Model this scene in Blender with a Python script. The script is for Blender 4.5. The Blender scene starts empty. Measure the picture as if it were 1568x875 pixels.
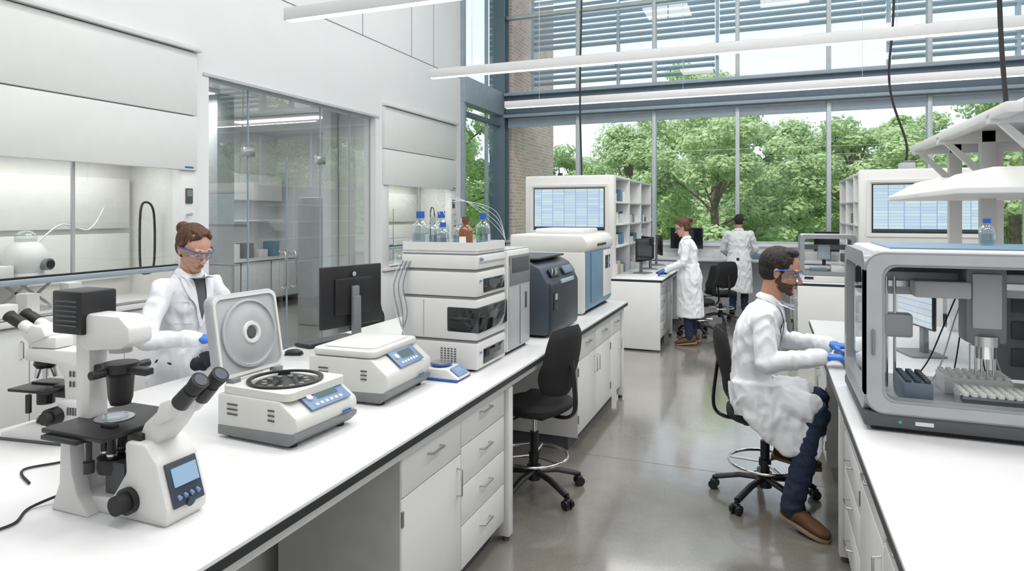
import bpy,bmesh,math,random
from mathutils import Vector,Matrix,noise,Euler
from mathutils.bvhtree import BVHTree
random.seed(7)
V=Vector
pi=math.pi
rad=math.radians
scene=bpy.context.scene
COL=scene.collection

# ------------------------------------------------------------------ materials
def newmat(name):
    m=bpy.data.materials.new(name); m.use_nodes=True
    nt=m.node_tree; nt.nodes.clear()
    out=nt.nodes.new('ShaderNodeOutputMaterial')
    return m,nt,out
def mat(name,col,rough=.5,metal=0,var=.04,nscale=8,bump=0,bscale=60,coat=0,sss=0,emis=None,es=0,spec=.5,col2=None,stretch=None):
    m,nt,out=newmat(name)
    b=nt.nodes.new('ShaderNodeBsdfPrincipled')
    nt.links.new(b.outputs[0],out.inputs[0])
    b.inputs['Roughness'].default_value=rough
    b.inputs['Metallic'].default_value=metal
    b.inputs['Coat Weight'].default_value=coat
    b.inputs['Specular IOR Level'].default_value=spec
    tc=nt.nodes.new('ShaderNodeTexCoord')
    src=tc.outputs['Object']
    if stretch:
        mp=nt.nodes.new('ShaderNodeMapping'); mp.inputs['Scale'].default_value=stretch
        nt.links.new(src,mp.inputs[0]); src=mp.outputs[0]
    n=nt.nodes.new('ShaderNodeTexNoise'); n.inputs['Scale'].default_value=nscale; n.inputs['Detail'].default_value=4
    nt.links.new(src,n.inputs['Vector'])
    r=nt.nodes.new('ShaderNodeValToRGB')
    c2=col2 or tuple(c*(1-var*2) for c in col)
    r.color_ramp.elements[0].position=.35; r.color_ramp.elements[1].position=.65
    r.color_ramp.elements[0].color=(*c2,1); r.color_ramp.elements[1].color=(*col,1)
    nt.links.new(n.outputs['Fac'],r.inputs[0]); nt.links.new(r.outputs[0],b.inputs['Base Color'])
    if bump:
        n2=nt.nodes.new('ShaderNodeTexNoise'); n2.inputs['Scale'].default_value=bscale; n2.inputs['Detail'].default_value=3
        nt.links.new(src,n2.inputs['Vector'])
        bp=nt.nodes.new('ShaderNodeBump'); bp.inputs['Strength'].default_value=bump; bp.inputs['Distance'].default_value=.01
        nt.links.new(n2.outputs['Fac'],bp.inputs['Height']); nt.links.new(bp.outputs[0],b.inputs['Normal'])
    return m
def glassmat(name,tint=(.96,.98,.98),base=.04,gain=.8,pw=4,rough=0.0):
    m,nt,out=newmat(name)
    t=nt.nodes.new('ShaderNodeBsdfTransparent'); t.inputs[0].default_value=(*tint,1)
    g=nt.nodes.new('ShaderNodeBsdfGlossy'); g.inputs['Roughness'].default_value=rough; g.inputs[0].default_value=(1,1,1,1)
    lw=nt.nodes.new('ShaderNodeLayerWeight'); lw.inputs[0].default_value=.5
    p=nt.nodes.new('ShaderNodeMath'); p.operation='POWER'; p.inputs[1].default_value=pw
    a=nt.nodes.new('ShaderNodeMath'); a.operation='MULTIPLY_ADD'; a.inputs[1].default_value=gain; a.inputs[2].default_value=base
    a.use_clamp=True
    mx=nt.nodes.new('ShaderNodeMixShader')
    nt.links.new(lw.outputs['Facing'],p.inputs[0]); nt.links.new(p.outputs[0],a.inputs[0]); nt.links.new(a.outputs[0],mx.inputs[0])
    nt.links.new(t.outputs[0],mx.inputs[1]); nt.links.new(g.outputs[0],mx.inputs[2]); nt.links.new(mx.outputs[0],out.inputs[0])
    return m
def emat(name,col,s):
    m,nt,out=newmat(name)
    e=nt.nodes.new('ShaderNodeEmission'); e.inputs[0].default_value=(*col,1); e.inputs[1].default_value=s
    nt.links.new(e.outputs[0],out.inputs[0]); return m
def screenmat(name,bg=(.62,.8,1.0),line=(.38,.55,.88),s=.85,sx=5,sy=14,plane='xz'):
    m,nt,out=newmat(name)
    tc=nt.nodes.new('ShaderNodeTexCoord'); mp=nt.nodes.new('ShaderNodeMapping')
    sep=nt.nodes.new('ShaderNodeSeparateXYZ'); cmb=nt.nodes.new('ShaderNodeCombineXYZ')
    nt.links.new(tc.outputs['Object'],sep.inputs[0])
    nt.links.new(sep.outputs['X' if plane=='xz' else 'Y'],cmb.inputs[0]); nt.links.new(sep.outputs['Z'],cmb.inputs[1])
    nt.links.new(cmb.outputs[0],mp.inputs[0]); mp.inputs['Scale'].default_value=(sx,sy,1)
    br=nt.nodes.new('ShaderNodeTexBrick'); br.offset=0; br.inputs['Scale'].default_value=1; br.inputs['Mortar Size'].default_value=.025
    br.inputs['Brick Width'].default_value=.8; br.inputs['Row Height'].default_value=.5
    br.inputs['Color1'].default_value=(*bg,1); br.inputs['Color2'].default_value=(*[min(1,c*1.15+.06) for c in bg],1); br.inputs['Mortar'].default_value=(*line,1)
    nt.links.new(mp.outputs[0],br.inputs['Vector'])
    e=nt.nodes.new('ShaderNodeEmission'); e.inputs[1].default_value=s
    nt.links.new(br.outputs[0],e.inputs[0]); nt.links.new(e.outputs[0],out.inputs[0]); return m

WALL=mat('wall_white_paint',(.78,.79,.80),.45,var=.01,nscale=2)
CEILM=mat('ceiling_white',(.8,.8,.8),.8,var=.01)
LAM=mat('bench_laminate',(.72,.725,.73),.28,var=.006,nscale=3,spec=.4)
CAB=mat('cabinet_white_laminate',(.74,.75,.75),.35,var=.01)
CABG=mat('cabinet_side_grey',(.62,.62,.61),.5)
EDGE=mat('dark_edge',(.02,.024,.028),.4)
BLK=mat('black_plastic',(.012,.012,.014),.38,bump=.08,bscale=400)
BLKM=mat('black_rubber',(.02,.02,.021),.7,bump=.2,bscale=300)
FAB=mat('black_upholstery',(.014,.014,.016),.75,bump=.4,bscale=500)
DGRY=mat('dark_grey_plastic',(.08,.085,.095),.5)
MGRY=mat('mid_grey_plastic',(.2,.21,.22),.45)
LGRY=mat('light_grey_plastic',(.42,.435,.45),.35)
SILV=mat('silver_frame_paint',(.33,.345,.36),.3,.2)
OFFW=mat('instrument_white',(.70,.70,.69),.38,var=.01)
CREAM=mat('instrument_cream',(.64,.64,.61),.4,var=.01)
HOODIN=mat('hood_cream_liner',(.76,.755,.72),.45,var=.02)
NAVY=mat('navy_panel',(.018,.028,.04),.4)
NAVYL=mat('slate_blue_panel',(.035,.052,.075),.4)
SKYP=mat('steel_blue_panel',(.14,.25,.36),.4)
STEEL=mat('brushed_steel',(.6,.6,.6),.25,1)
CHROME=mat('chrome',(.8,.8,.8),.1,1)
SLATE=mat('slate_painted_steel',(.13,.18,.23),.45)
SLATEL=mat('slate_light_steel',(.33,.40,.46),.45)
LOUV=mat('louver_pale_blue',(.58,.67,.76),.5,.0,var=.01)
ALU=mat('aluminium_mullion',(.56,.61,.64),.4,.2)
BLUE=mat('blue_plastic',(.02,.12,.45),.35)
BLUEK=mat('blue_grey_keypad',(.17,.27,.45),.4)
RED=mat('red_plastic',(.6,.03,.02),.4)
GREEN=mat('green_plastic',(.03,.4,.1),.4)
YEL=mat('yellow_plastic',(.7,.5,.03),.4)
AMBER=mat('amber_glass',(.2,.05,.008),.08,coat=1)
LCD=emat('lcd_pale_blue',(.45,.65,.9),.8)
LCDG=emat('lcd_grey_green',(.35,.5,.5),.5)
SCR=screenmat('software_screen')
SCRW=screenmat('software_screen_pale',bg=(.75,.85,.95),line=(.4,.55,.8),s=.8)
SCRY=screenmat('software_screen_side',plane='yz')
GLOSSB=mat('black_glossy_window',(.008,.009,.011),.08,coat=.5)
GLASS=glassmat('window_glass',(.97,.985,.985),.03,.5)
PGLASS=glassmat('partition_glass',(.88,.93,.91),.13,.8,3)
CGLASS=glassmat('clear_glass',(.84,.89,.91),.1,.9,2)
ACRY=glassmat('acrylic_panel',(.9,.93,.95),.05,.6,3)
SGLASS=glassmat('sash_glass',(.93,.96,.95),.04,.6,3)
LIQ=glassmat('clear_solvent',(.7,.8,.86),.06,.4,3)
TUBEC=mat('clear_tubing',(.6,.66,.7),.2)
COATM=mat('lab_coat_cotton',(.80,.82,.85),.8,var=.015,nscale=14,bump=.25,bscale=30,spec=.2)
COATS=mat('lab_coat_seam',(.5,.53,.58),.85,var=.02)
JEAN=mat('denim_navy',(.018,.035,.075),.85,var=.2,nscale=60,bump=.3,bscale=300)
DPANT=mat('trousers_dark',(.03,.035,.05),.85)
SHOE=mat('brown_suede',(.13,.065,.028),.8,var=.1,nscale=20)
SOLE=mat('shoe_sole',(.3,.2,.12),.7)
SOLED=mat('dark_shoe',(.03,.025,.02),.6)
SKIN=mat('skin_light',(.62,.36,.26),.5,var=.05,nscale=30,spec=.35)
SKIN2=mat('skin_tan',(.50,.27,.18),.5,var=.07,nscale=30,spec=.35)
LIP=mat('lips',(.45,.16,.13),.4)
HAIRB=mat('hair_auburn',(.12,.045,.018),.5,var=.3,nscale=60,bump=.7,bscale=120,stretch=(1,1,.25))
HAIRD=mat('hair_dark',(.018,.012,.009),.55,var=.3,nscale=60,bump=.8,bscale=150,stretch=(1,1,.25))
BEARD=mat('stubble_beard',(.13,.068,.045),.8,var=.4,nscale=160,bump=.5,bscale=300)
EYEW=mat('eye_white',(.7,.68,.65),.2)
IRIS=mat('iris_dark',(.03,.02,.015),.15)
GLOVE=mat('nitrile_glove_blue',(.05,.19,.62),.42,var=.05,bump=.15,bscale=80)
SHIRT=mat('grey_shirt',(.12,.13,.14),.8)
SHIRTB=mat('blue_grey_shirt',(.25,.3,.36),.8)
GOGF=mat('goggle_frame_blue',(.02,.12,.4),.25)
GOGL=glassmat('goggle_lens',(.8,.9,1.0),.04,.5,3)
BARK=mat('tree_bark',(.22,.17,.125),.9,bump=.6,bscale=20,col2=(.1,.075,.05))
GRASS=mat('lawn_grass',(.28,.46,.12),.9,var=.2,nscale=3)
PAPER=mat('paper_white',(.8,.8,.78),.7)
CARD=mat('cardboard_boxes',(.5,.42,.3),.8)
LIGHTM=emat('led_diffuser',(1,.99,.97),1.8)

def floormat():
    m,nt,out=newmat('polished_concrete')
    b=nt.nodes.new('ShaderNodeBsdfPrincipled'); nt.links.new(b.outputs[0],out.inputs[0])
    tc=nt.nodes.new('ShaderNodeTexCoord')
    n=nt.nodes.new('ShaderNodeTexNoise'); n.inputs['Scale'].default_value=1.3; n.inputs['Detail'].default_value=8; n.inputs['Roughness'].default_value=.65
    nt.links.new(tc.outputs['Object'],n.inputs['Vector'])
    r=nt.nodes.new('ShaderNodeValToRGB'); e=r.color_ramp.elements
    e[0].position=.3; e[0].color=(.175,.162,.14,1); e[1].position=.7; e[1].color=(.28,.265,.235,1)
    nt.links.new(n.outputs['Fac'],r.inputs[0])
    n2=nt.nodes.new('ShaderNodeTexNoise'); n2.inputs['Scale'].default_value=90; n2.inputs['Detail'].default_value=4
    nt.links.new(tc.outputs['Object'],n2.inputs['Vector'])
    mx=nt.nodes.new('ShaderNodeMix'); mx.data_type='RGBA'; mx.blend_type='OVERLAY'; mx.inputs[0].default_value=.25
    nt.links.new(r.outputs[0],mx.inputs[6]); nt.links.new(n2.outputs['Fac'],mx.inputs[7])
    nt.links.new(mx.outputs[2],b.inputs['Base Color'])
    mr=nt.nodes.new('ShaderNodeMapRange'); mr.inputs[3].default_value=.1; mr.inputs[4].default_value=.24
    nt.links.new(n.outputs['Fac'],mr.inputs[0]); nt.links.new(mr.outputs[0],b.inputs['Roughness'])
    b.inputs['Specular IOR Level'].default_value=.9
    b.inputs['Coat Weight'].default_value=.9; b.inputs['Coat Roughness'].default_value=.1; b.inputs['Coat IOR'].default_value=1.55
    return m
FLOORM=floormat()
def brickmat():
    m,nt,out=newmat('red_brick')
    b=nt.nodes.new('ShaderNodeBsdfPrincipled'); nt.links.new(b.outputs[0],out.inputs[0]); b.inputs['Roughness'].default_value=.85
    tc=nt.nodes.new('ShaderNodeTexCoord'); sep=nt.nodes.new('ShaderNodeSeparateXYZ'); cmb=nt.nodes.new('ShaderNodeCombineXYZ')
    ad=nt.nodes.new('ShaderNodeMath'); ad.operation='ADD'
    nt.links.new(tc.outputs['Object'],sep.inputs[0]); nt.links.new(sep.outputs['X'],ad.inputs[0]); nt.links.new(sep.outputs['Y'],ad.inputs[1])
    nt.links.new(ad.outputs[0],cmb.inputs[0]); nt.links.new(sep.outputs['Z'],cmb.inputs[1])
    br=nt.nodes.new('ShaderNodeTexBrick'); br.inputs['Scale'].default_value=1; br.inputs['Brick Width'].default_value=.22; br.inputs['Row Height'].default_value=.075; br.inputs['Mortar Size'].default_value=.008
    br.inputs['Color1'].default_value=(.84,.56,.47,1); br.inputs['Color2'].default_value=(.70,.43,.35,1); br.inputs['Mortar'].default_value=(.8,.76,.72,1)
    nt.links.new(cmb.outputs[0],br.inputs['Vector']); nt.links.new(br.outputs[0],b.inputs['Base Color']); return m
BRICK=brickmat()
def leafmat():
    m,nt,out=newmat('leaf_foliage')
    b=nt.nodes.new('ShaderNodeBsdfDiffuse'); t=nt.nodes.new('ShaderNodeBsdfTranslucent'); mx=nt.nodes.new('ShaderNodeMixShader'); mx.inputs[0].default_value=.45
    tc=nt.nodes.new('ShaderNodeTexCoord'); n=nt.nodes.new('ShaderNodeTexNoise'); n.inputs['Scale'].default_value=1.6; n.inputs['Detail'].default_value=6
    nt.links.new(tc.outputs['Object'],n.inputs['Vector'])
    r=nt.nodes.new('ShaderNodeValToRGB'); e=r.color_ramp.elements
    e[0].position=.3; e[0].color=(.36,.50,.22,1); e[1].position=.7; e[1].color=(.74,.84,.52,1)
    nt.links.new(n.outputs['Fac'],r.inputs[0])
    for s in (b,t): nt.links.new(r.outputs[0],s.inputs[0])
    nt.links.new(b.outputs[0],mx.inputs[1]); nt.links.new(t.outputs[0],mx.inputs[2]); nt.links.new(mx.outputs[0],out.inputs[0]); return m
LEAF=leafmat()

# ------------------------------------------------------------------ mesh builder
def rrect(w,h,r,n=5,cx=0,cy=0):
    pts=[]
    for (sx,sy,a0) in ((1,1,0),(-1,1,90),(-1,-1,180),(1,-1,270)):
        for i in range(n+1):
            a=rad(a0+90*i/n)
            pts.append((cx+sx*(w/2-r)+r*math.cos(a),cy+sy*(h/2-r)+r*math.sin(a)))
    return pts
def sp(pts,n=8,closed=False):
    P=[V(p) for p in pts]; out=[]
    m=len(P)
    rng=range(m) if closed else range(m-1)
    for i in rng:
        if closed: p0,p1,p2,p3=P[i-1],P[i],P[(i+1)%m],P[(i+2)%m]
        else: p0,p1,p2,p3=P[max(i-1,0)],P[i],P[i+1],P[min(i+2,m-1)]
        for k in range(n):
            t=k/n
            out.append(.5*((2*p1)+(-p0+p2)*t+(2*p0-5*p1+4*p2-p3)*t*t+(-p0+3*p1-3*p2+p3)*t**3))
    if not closed: out.append(P[-1])
    return out
def frame_of(d):
    d=d.normalized(); u=V((0,0,1)) if abs(d.z)<.95 else V((1,0,0))
    a=d.cross(u).normalized(); b=a.cross(d).normalized(); return a,b
class MB:
    def __init__(s,name): s.name=name; s.bm=bmesh.new(); s.mats=[]
    def mi(s,m):
        if m not in s.mats: s.mats.append(m)
        return s.mats.index(m)
    def raw(s,vs,fs,m,M=None):
        i=s.mi(m); bv=[s.bm.verts.new(M@V(v) if M else V(v)) for v in vs]
        for f in fs:
            try:
                fc=s.bm.faces.new([bv[k] for k in f]); fc.material_index=i; fc.smooth=True
            except ValueError: pass
    def merge(s,tb,m,M=None,recalc=True):
        if recalc: bmesh.ops.recalc_face_normals(tb,faces=tb.faces)
        tb.verts.index_update()
        s.raw([v.co.copy() for v in tb.verts],[[v.index for v in f.verts] for f in tb.faces],m,M); tb.free()
    def box(s,c,d,m,bev=0,rot=(0,0,0),seg=2):
        tb=bmesh.new(); bmesh.ops.create_cube(tb,size=1)
        for v in tb.verts: v.co=V((v.co.x*d[0],v.co.y*d[1],v.co.z*d[2]))
        if bev: bmesh.ops.bevel(tb,geom=tb.edges[:],offset=min(bev,min(d)*.49),segments=seg,affect='EDGES',profile=.5)
        s.merge(tb,m,Matrix.Translation(c)@Euler([rad(a) for a in rot]).to_matrix().to_4x4())
    def bb(s,x0,x1,y0,y1,z0,z1,m,bev=0):
        s.box(((x0+x1)/2,(y0+y1)/2,(z0+z1)/2),(abs(x1-x0),abs(y1-y0),abs(z1-z0)),m,bev)
    def cyl(s,p0,p1,r,m,r2=None,n=24):
        p0=V(p0);p1=V(p1);a,b=frame_of(p1-p0); r2=r if r2 is None else r2
        vs=[];fs=[]
        for p,q in ((p0,r),(p1,r2)):
            for i in range(n): t=2*pi*i/n; vs.append(p+(a*math.cos(t)+b*math.sin(t))*q)
        for i in range(n): j=(i+1)%n; fs.append((i,j,n+j,n+i))
        fs.append(list(range(n))[::-1]); fs.append(list(range(n,2*n)))
        tb=bmesh.new(); bv=[tb.verts.new(v) for v in vs]
        for f in fs: tb.faces.new([bv[k] for k in f])
        s.merge(tb,m)
    def tube(s,pts,r,m,n=10,closed=False,flat=1):
        P=[V(p) for p in pts]; k=len(P); vs=[];fs=[]
        T=[]
        for i in range(k):
            if closed: T.append((P[(i+1)%k]-P[i-1]).normalized())
            else: T.append((P[min(i+1,k-1)]-P[max(i-1,0)]).normalized())
        a,b=frame_of(T[0])
        for i in range(k):
            a=(a-T[i]*a.dot(T[i])).normalized(); b=T[i].cross(a)
            for j in range(n): t=2*pi*j/n; vs.append(P[i]+a*math.cos(t)*r+b*math.sin(t)*r*flat)
        for i in range(k if closed else k-1):
            i2=(i+1)%k
            for j in range(n): j2=(j+1)%n; fs.append((i*n+j,i*n+j2,i2*n+j2,i2*n+j))
        if not closed: fs.append(list(range(n))[::-1]); fs.append([ (k-1)*n+j for j in range(n)])
        tb=bmesh.new(); bv=[tb.verts.new(v) for v in vs]
        for f in fs: tb.faces.new([bv[q] for q in f])
        s.merge(tb,m)
    def sph(s,c,r,m,rot=(0,0,0),u=20,v=12):
        if not hasattr(r,'__len__'): r=(r,r,r)
        tb=bmesh.new(); bmesh.ops.create_uvsphere(tb,u_segments=u,v_segments=v,radius=1)
        s.merge(tb,m,Matrix.Translation(c)@Euler([rad(a) for a in rot]).to_matrix().to_4x4()@Matrix.Diagonal((*r,1)))
    def mp(s,pl,u,v,t): return {'xz':(u,t,v),'xy':(u,v,t),'yz':(t,u,v)}[pl]
    def prism(s,poly,pl,t0,t1,m,bev=0,M=None):
        tb=bmesh.new(); n=len(poly)
        a=[tb.verts.new(s.mp(pl,u,v,t0)) for u,v in poly]; b=[tb.verts.new(s.mp(pl,u,v,t1)) for u,v in poly]
        tb.faces.new(a[::-1]); tb.faces.new(b)
        for i in range(n): j=(i+1)%n; tb.faces.new((a[i],a[j],b[j],b[i]))
        bmesh.ops.recalc_face_normals(tb,faces=tb.faces)
        if bev:
            if n>12:
                ed=[e for e in tb.edges if abs(s.key(pl,e.verts[0].co)-s.key(pl,e.verts[1].co))<1e-6]
            else: ed=tb.edges[:]
            bmesh.ops.bevel(tb,geom=ed,offset=bev,segments=2,affect='EDGES',profile=.5,clamp_overlap=True)
        s.merge(tb,m,M)
    def key(s,pl,c): return {'xz':c.y,'xy':c.z,'yz':c.x}[pl]
    def ring(s,o,i_,pl,t0,t1,m,M=None):
        n=len(o); tb=bmesh.new()
        L=[[tb.verts.new(s.mp(pl,u,v,t)) for u,v in P] for P in (o,i_) for t in (t0,t1)]
        o0,o1,i0,i1=L
        for k in range(n):
            j=(k+1)%n
            for q in ((o0[k],o0[j],o1[j],o1[k]),(i0[k],i0[j],i1[j],i1[k]),(o0[k],o0[j],i0[j],i0[k]),(o1[k],o1[j],i1[j],i1[k])): tb.faces.new(q)
        s.merge(tb,m,M)
    def lathe(s,prof,c,m,n=32,R=None):
        vs=[];fs=[];k=len(prof)
        for r,z in prof:
            for j in range(n): t=2*pi*j/n; vs.append((r*math.cos(t),r*math.sin(t),z))
        for i in range(k-1):
            for j in range(n): j2=(j+1)%n; fs.append((i*n+j,i*n+j2,(i+1)*n+j2,(i+1)*n+j))
        M=Matrix.Translation(c)@(R.to_4x4() if R else Matrix.Identity(4))
        s.raw(vs,fs,m,M)
    def quad(s,a,b,c,d,m): s.raw([a,b,c,d],[(0,1,2,3)],m)
    def mesh(s,me,m,M=None):
        s.raw([v.co.copy() for v in me.vertices],[list(p.vertices) for p in me.polygons],m,M); bpy.data.meshes.remove(me)
    def done(s,loc=(0,0,0),rz=0,ang=35):
        me=bpy.data.meshes.new(s.name); s.bm.to_mesh(me); s.bm.free()
        for m in s.mats: me.materials.append(m)
        me.set_sharp_from_angle(angle=rad(ang))
        o=bpy.data.objects.new(s.name,me); COL.objects.link(o); o.location=loc; o.rotation_euler=(0,0,rad(rz)); return o
def dup(o,loc,rz=0,scale=None):
    q=bpy.data.objects.new(o.name.split('.')[0],o.data); COL.objects.link(q); q.location=loc; q.rotation_euler=(0,0,rad(rz))
    if scale: q.scale=scale
    return q

# ------------------------------------------------------------------ camera
cam=bpy.data.cameras.new('camera'); co=bpy.data.objects.new('camera',cam); COL.objects.link(co)
co.location=(0,0,1.75); co.rotation_euler=(rad(90),0,rad(21.5)); cam.lens=22.89; cam.sensor_width=36; cam.shift_y=-.0705
cam.clip_end=200
scene.camera=co

# ------------------------------------------------------------------ room shell
XL,XR,YB,YW,ZC=-5.4,5.6,-3.0,13.1,7.4
o=MB('floor'); o.bb(-9.8,XR+.3,YB-.2,YW+.2,-.1,0,FLOORM); 
o.bb(-9.8,XR,4.598,4.604,0,.0008,MGRY); o.bb(-9.8,XR,9.3,9.306,0,.0008,MGRY)
o.done()
o=MB('ceiling'); o.bb(-9.8,XR+.3,YB-.2,YW+.2,ZC,ZC+.15,CEILM); o.done()
o=MB('wall_back'); o.bb(-9.8,XR+.3,YB-.2,YB,0,ZC,WALL); o.done()
o=MB('wall_right'); o.bb(XR,XR+.2,YB,YW+.1,0,ZC,WALL); o.done()
o=MB('wall_left')
o.bb(-5.75,XL,YB,11.06,3.45,ZC,WALL)
o.bb(-5.75,XL,YB,2.55,0,3.45,WALL)
o.bb(-5.75,XL,4.97,5.13,0,3.45,WALL)
o.bb(-5.75,XL,5.13,8.21,3.19,3.45,WALL)
o.bb(-5.75,XL,8.21,8.38,0,3.45,WALL)
o.bb(-6.3,XL,10.83,11.06,0,3.45,WALL)
o.bb(-6.35,-6.2,2.4,5.13,0,3.45,WALL); o.bb(-6.35,-6.2,8.21,11.0,0,3.45,WALL)
for y in (5.3,7.88,9.25,10.0): o.bb(XL,XL+.003,y-.006,y+.006,4.3,ZC,MGRY)
o.bb(XL,XL+.003,YB,11.06,4.294,4.306,MGRY)
o.bb(XL-.02,XL+.012,5.05,8.3,3.17,3.2,ALU)
o.done()
o=MB('window_1')
for z0,z1 in ((.9,3.85),(4.35,ZC)):
    o.bb(-5.47,-5.33,11.06,11.16,z0,z1,SLATEL,.005)
    o.bb(-5.45,-5.38,12.28,12.33,z0,z1,SLATEL,.005)
    o.quad((-5.41,11.1,z0),(-5.41,12.95,z0),(-5.41,12.95,z1),(-5.41,11.1,z1),GLASS)
o.bb(-5.55,-5.3,11.06,12.95,3.85,4.35,SLATEL,.01)
o.bb(-5.47,-5.35,11.16,12.95,3.62,3.7,SLATE)
o.bb(-5.55,XL,11.06,13.0,0,.9,WALL)
o.done()
o=MB('structural_column'); 
o.bb(-5.62,-5.28,12.93,13.0,0,ZC,SLATE,.005); o.bb(-5.62,-5.28,13.18,13.25,0,ZC,SLATE,.005); o.bb(-5.5,-5.42,13.0,13.18,0,ZC,SLATEL); o.done()
o=MB('wall_window')
o.bb(-5.3,XR,YW,YW+.2,0,1.12,WALL); o.bb(-5.3,XR,YW-.06,YW+.24,1.12,1.17,CAB,.005)
o.done()
o=MB('trim_1')
o.bb(-5.28,XR,YW-.1,YW+.02,3.8,4.32,SLATE,.01); o.bb(-5.28,XR,YW-.2,YW-.1,4.26,4.32,SLATEL,.005); o.bb(-5.28,XR,YW-.2,YW-.1,3.8,3.86,SLATEL,.005)
o.bb(-5.28,XR,YW-.03,YW+.12,5.95,6.02,ALU,.005)
o.done()
mull=[-3.69,-2.12,-.55,1.02,2.59,4.16]
xs=[-5.28]+mull+[XR]
for i in range(len(xs)-1):
    o=MB('window_%d'%(i+2)); a,b=xs[i],xs[i+1]
    for z0,z1 in ((1.17,3.8),(4.32,ZC)):
        y=YW+.05
        o.quad((a,y,z0),(b,y,z0),(b,y,z1),(a,y,z1),GLASS)
        if i>0: o.bb(a-.035,a+.035,YW-.04,YW+.14,z0,z1,ALU,.004)
        o.bb(a+.035,b-.035,YW,YW+.1,z0,z0+.05,ALU); o.bb(a+.035,b-.035,YW,YW+.1,z1-.05,z1,ALU)
    o.bb(a+.035,b-.035,YW-.02,YW+.0,3.6,3.76,SLATEL)
    o.done()
o=MB('sunshade_louvers')
for k in range(20):
    z=4.75+k*.135
    for (a,b) in ((-5.1,-1.05),(-.95,2.1),(2.2,5.6)):
        if k<3 and a>-1 and a<0: continue
        if k%7==5: continue
        o.box(((a+b)/2,14.3,z),(b-a,.12,.035),LOUV,rot=(-20,0,0))
for x in (-5.1,-3.1,-1.0,1.1,2.15,4.2,5.6):
    o.bb(x-.03,x+.03,14.25,14.38,3.9,7.6,LOUV); o.bb(x-.02,x+.02,13.3,14.3,5.0,5.06,LOUV)
o.done()
o=MB('window_canopy')
for k in range(7): o.box((0,13.45+k*.17,3.88),(11,.12,.02),LOUV,rot=(25,0,0))
for x in mull: o.bb(x-.03,x+.03,13.24,14.2,3.82,3.9,ALU)
o.done()
o=MB('brick_building_wall'); o.bb(-5.9,-5.35,13.6,16.6,-.02,9,BRICK); o.done()
o=MB('lawn'); o.bb(-60,60,13.35,90,-.2,-.02,GRASS); o.bb(-60,-10,-30,13.35,-.2,-.02,GRASS); o.done()

def tree(name,seed,H=7,R=2.8,nl=9000,nb=34):
    rg=random.Random(seed); o=MB(name)
    o.tube(sp([(0,0,-.02),(.05,0,1.2),(-.03,.05,2.4),(.05,0,H*.7)],4),.13,BARK,8)
    cs=[]
    for i in range(nb):
        t=rg.uniform(0,2*pi); zz=rg.uniform(.2,1)
        rr=R*math.sin(pi*min(.96,.12+zz*.85))**.7*rg.uniform(.3,1)
        c=V((rr*math.cos(t),rr*math.sin(t),H*zz*.92)); cs.append((c,rg.uniform(.4,.85)))
        if i%2==0:
            o.tube(sp([(0,0,min(c.z*.6,H*.6)),(c.x*.5,c.y*.5,c.z*.82),c],3),.03,BARK,5)
    vs=[];fs=[]
    for i in range(nl):
        c,r=rg.choice(cs); d=V((rg.gauss(0,1),rg.gauss(0,1),rg.gauss(0,1))).normalized()*r*rg.uniform(.6,1.05); d.z*=.75
        p=c+d; n=(d.normalized()+V((rg.gauss(0,.5),rg.gauss(0,.5),rg.gauss(0,.5)+.4))).normalized()
        a,b=frame_of(n); s=rg.uniform(.035,.075); t=rg.uniform(0,pi); a2=a*math.cos(t)+b*math.sin(t); b2=n.cross(a2)
        k=len(vs); vs+= [p-a2*s*1.5,p-b2*s,p+a2*s*1.5,p+b2*s]; fs.append((k,k+1,k+2,k+3))
    o.raw(vs,fs,LEAF); return o.done()
t1=tree('leafy_tree',1,7.2,2.9,17000,44); t2=tree('leafy_tree',2,6.2,2.5,14000,40)
t1.location=(-1.6,22,0); t1.scale=(.95,.95,.76); t2.location=(-5.0,25,0); t2.scale=(.95,.95,.85)
for (x,y,w,s,r,zs) in ((2.6,24,1,1.0,40,.72),(6.4,22,2,1.05,80,.9),(-9,29,1,.9,120,.8),(9.8,24,1,1.1,200,.85),(-3.2,32,1,1.2,10,1.1),(5.4,30,1,1.05,150,.8),(12.5,22,2,1.1,60,1.1),(1.2,33,2,1.2,75,.82),(15,29,1,1.2,30,1),(10,32,2,1.3,100,1),(-13,25,2,1.1,0,.9),(-7,35,2,1.1,230,.8),(-10.5,19,1,1.0,20,.95),(.7,27,2,1,200,.6),(18,24,1,1.1,10,1)):
    dup(t1 if w==1 else t2,(x,y,0),r,(s,s,s*zs))
o=MB('boxwood_hedge')
rg=random.Random(5); vs=[];fs=[]
for i in range(30000):
    p=V((rg.uniform(-18,24),rg.uniform(38,39.5),rg.uniform(0,1)**.7*3.4)); n=V((rg.gauss(0,.6),-1,rg.gauss(.3,.6))).normalized(); a,b=frame_of(n); s=rg.uniform(.1,.2)
    k=len(vs); vs+=[p-a*s,p-b*s,p+a*s,p+b*s]; fs.append((k,k+1,k+2,k+3))
o.raw(vs,fs,LEAF); o.done()

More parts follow.
